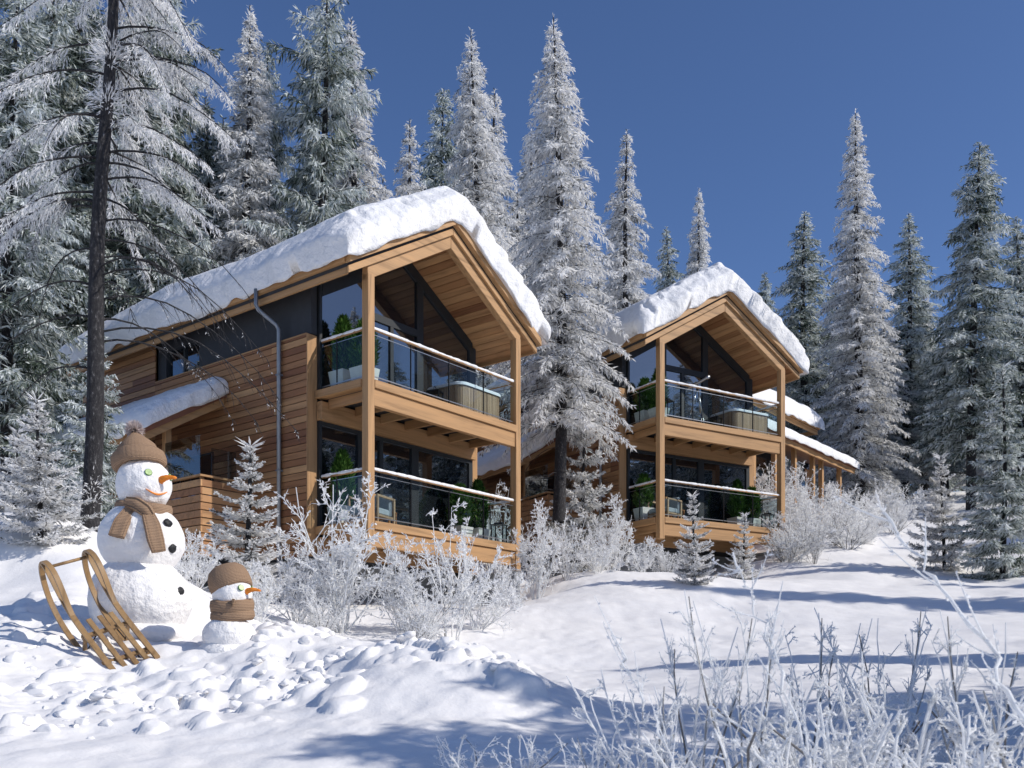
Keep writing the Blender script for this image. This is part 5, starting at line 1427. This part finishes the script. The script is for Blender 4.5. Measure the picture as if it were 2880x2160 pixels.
def hot_tub(H, u0, u1, v0, v1, z, label):
    o = on_deck(H, 'hot_tub', (u0+u1)/2, (v0+v1)/2, z, 0, label, 'hot tub', 'hot tubs on the upper balconies')
    a, b, h = (u1-u0)/2, (v1-v0)/2, .74; r_ = .22
    def outline(a, b, r_, n=7):
        pts = []
        for cx_, cy_, t0 in ((a-r_, -b+r_, -PI/2), (a-r_, b-r_, 0), (-a+r_, b-r_, PI/2), (-a+r_, -b+r_, PI)):
            for i in range(n): t = t0 + PI/2*i/(n-1); pts.append((cx_+r_*math.cos(t), cy_+r_*math.sin(t)))
        return pts
    # slatted cabinet: strips round the outline
    mb = MB(); O = outline(a, b, r_); P = []
    for i in range(len(O)):
        p = Vector(O[i]); q = Vector(O[(i+1) % len(O)]); n = max(1, int((q-p).length/.055))
        for k in range(n): P.append((p + (q-p)*k/n, p + (q-p)*(k+1)/n))
    for p, q in P:
        d = (q-p).normalized(); nn = Vector((d.y, -d.x)); e = (q-p)*.08
        vs_ = [(*(p+e), .03), (*(q-e), .03), (*(q-e-nn*.02), .03), (*(p+e-nn*.02), .03), (*(p+e), h-.06), (*(q-e), h-.06), (*(q-e-nn*.02), h-.06), (*(p+e-nn*.02), h-.06)]
        mb.add(vs_, [(3,2,1,0),(4,5,6,7),(0,1,5,4),(1,2,6,5),(2,3,7,6),(3,0,4,7)])
    mb.build('cabinet', M['tubwood'], o)
    mb = MB(); mb.prism([(x*.975, y*.975) for x, y in O], 'z', .0, h-.065, .5); mb.build('core', M['darkwall'], o)
    mb = MB(); OO = outline(a+.035, b+.035, r_+.03); II = outline(a-.14, b-.14, r_-.06)
    n = len(OO); vs_ = [(x,y,h-.058) for x,y in OO] + [(x,y,h-.01) for x,y in OO] + [(x*.985,y*.985,h+.012) for x,y in OO] + [(x,y,h+.012) for x,y in II] + [(x*.94,y*.94,h-.057) for x,y in II]
    fs = []
    for l in range(4):
        for i in range(n): fs.append((l*n+i, l*n+(i+1)%n, (l+1)*n+(i+1)%n, (l+1)*n+i))
    fs.append(tuple(range(4*n, 5*n))); mb.add(vs_, fs, .5); mb.build('rim', M['tubwhite'], o)
def armchair(H, u, v, z, rz_, label):
    o = on_deck(H, 'armchair', u, v, z, rz_, label, 'armchair', 'pale wooden armchairs on the lower terraces')
    for x in (-.36, .32):   # open square side frames
        mb = MB(); mb.box(x, x+.04, -.36, -.30, 0, .60); mb.box(x, x+.04, .30, .36, 0, .60); mb.box(x, x+.04, -.36, .36, .602, .65); mb.box(x, x+.04, -.299, .299, .20, .25); mb.build('side_frame', M['tubwood'], o, .004)
    mb = MB(); mb.box(-.319, .319, -.34, .30, .22, .25); mb.build('seat_board', M['tubwood'], o)
    mb = MB(); mb.box(-.31, .31, -.33, .22, .252, .40, .5); mb.build('seat_cushion', M['cushion'], o, .03)
    mb = MB(); mb.box(-.31, .31, .222, .34, .252, .74, .5); mb.build('back_cushion', M['cushion'], o, .03)
def wood_chair(H, u, v, z, rz_, label):
    o = on_deck(H, 'chair', u, v, z, rz_, label, 'chair', 'brown slatted chairs on the lower terraces')
    for x, y, t in ((-.2,-.2,.43), (.2,-.2,.43), (-.2,.2,.82), (.2,.2,.82)):
        mb = MB(); mb.box(x-.018, x+.018, y-.018, y+.018, 0, t); mb.build('leg', M['clad_y'], o)
    mb = MB()
    for k in range(6): mb.box(-.22+k*.075, -.22+k*.075+.062, -.23, .17, .432, .455)
    mb.build('seat', M['clad_y'], o)
    mb = MB()
    for k in range(4): mb.box(-.14+k*.085, -.14+k*.085+.045, .19, .21, .47, .78)
    mb.box(-.18, .18, .185, .215, .781, .84); mb.build('backrest', M['clad_y'], o)
def telescope(H, u, v, z, label):
    o = on_deck(H, 'telescope', u, v, z, 0, label, 'telescope')
    for k in range(3):
        a = k*2*PI/3 + .4; top = Vector((0,0,1.18)); ft = Vector((math.cos(a)*.36, math.sin(a)*.36, 0)); mid = top.lerp(ft, .55)
        mb = MB(); mb.tube([top+Vector((math.cos(a)*.03, math.sin(a)*.03, 0)), mid], .018, 8, .5); mb.tube([mid, ft], .012, 8, .5); mb.build('leg', M['steel'], o)
    mb = MB(); mb.lathe([(.045,1.15),(.05,1.2),(.03,1.26),(.03,1.33)], 12, (0,0,0), .5); mb.build('mount', M['black'], o)
    d = Vector((.78, -.30, .50)).normalized(); c = Vector((0,0,1.39))
    mb = MB(); mb.tube([c-d*.40, c-d*.36, c-d*.355, c+d*.30, c+d*.305, c+d*.42], [.022,.022,.038,.042,.052,.052], 14, .5); mb.build('tube', M['steel'], o)
    mb = MB(); mb.tube([c-d*.30+Vector((0,0,.06)), c-d*.05+Vector((0,0,.06))], .013, 8, .5); mb.build('finder', M['black'], o)
UP = 2.80-.03; LO = -.03
for H, nm, nn in ((H1, 'nearer', 0), (H2, 'farther', 1)):
    planter(H, .42, 1.18, UP, .44, 'white tapered planter with evergreen, inner one on the %s upper balcony' % nm, nn)
    planter(H, .42, .55, UP, .40, 'white planter with evergreen behind the left post of the %s upper balcony' % nm, nn+1)
    planter(H, .36, 1.15, LO, .44, 'white planter with evergreen at the left of the %s lower terrace' % nm, nn)
    planter(H, 3.95, 1.05, LO, .44, 'white planter with dark evergreen before the window of the %s lower terrace' % nm, nn+1)
    planter(H, 4.50, .98, LO, .44, 'white planter with bright green evergreen at the right end of the %s lower terrace' % nm, nn)
    lantern(H, 2.75, .75, UP, .62, 'black lantern beside the hot tub on the %s balcony' % nm)
    lantern(H, 4.52, .34, LO, .62, 'black lantern at the right end of the %s lower terrace' % nm)
    hot_tub(H, 3.10, 4.62, .30, 1.40, UP, 'wood clad hot tub with white rim on the %s balcony' % nm)
    armchair(H, .78, .72, LO, R(-75), 'pale armchair with grey cushions on the %s lower terrace' % nm)
    wood_chair(H, 1.35, .95, LO, R(25), 'brown wooden chair next to the armchair on the %s lower terrace' % nm)
lantern(H2, .62, .50, UP, .80, 'tall black lantern just right of the left post on the farther balcony')
telescope(H2, 1.95, .62, UP, 'silver telescope on a tripod on the farther chalet\'s balcony')

# ------------------------------------------------------------------ forest beyond the right edge, which shades the snow and shows in the windows
def plain_tree(kind, x, y, h, label, wide=1.0):
    t, c, H0 = TYPES[kind]; s = h/H0
    root = empty('conifer', (x, y, gz(x, y)-.05), rng.uniform(0, 6.28), label, 'tree', 'conifers outside the right edge of the view'); root.scale = (s*wide, s*wide, s)
    link('trunk', t, root); link('crown', c, root)
for kind, x, y, h, wd in (('dense', 19.5, 15.6, 12.5, 1.2), ('dense', 13.2, 9.8, 9.0, 1.3), ('open', 9.4, 6.2, 7.4, 1.2), ('open', 6.0, 4.9, 5.6, 2.0), ('open', 7.2, 5.9, 5.9, 1.8), ('open', 5.3, 3.8, 5.0, 2.0), ('open', 22, 19.0, 9, 1.0)):
    plain_tree(kind, x, y, h, 'conifer beyond the right edge of the view whose shadow falls across the snow', wd)
frng = np.random.default_rng(3)
for i in range(20):
    kind = ('slim', 'green', 'slim_b', 'dense', 'spire')[i % 5]; y = 4 + i*2.1; x = 38 + frng.uniform(-1.5, 5); h = frng.uniform(14, 19); wd = 1.45
    plain_tree(kind, x, y, h, 'conifer far beyond the right edge of the view, seen only in the window panes', wd)
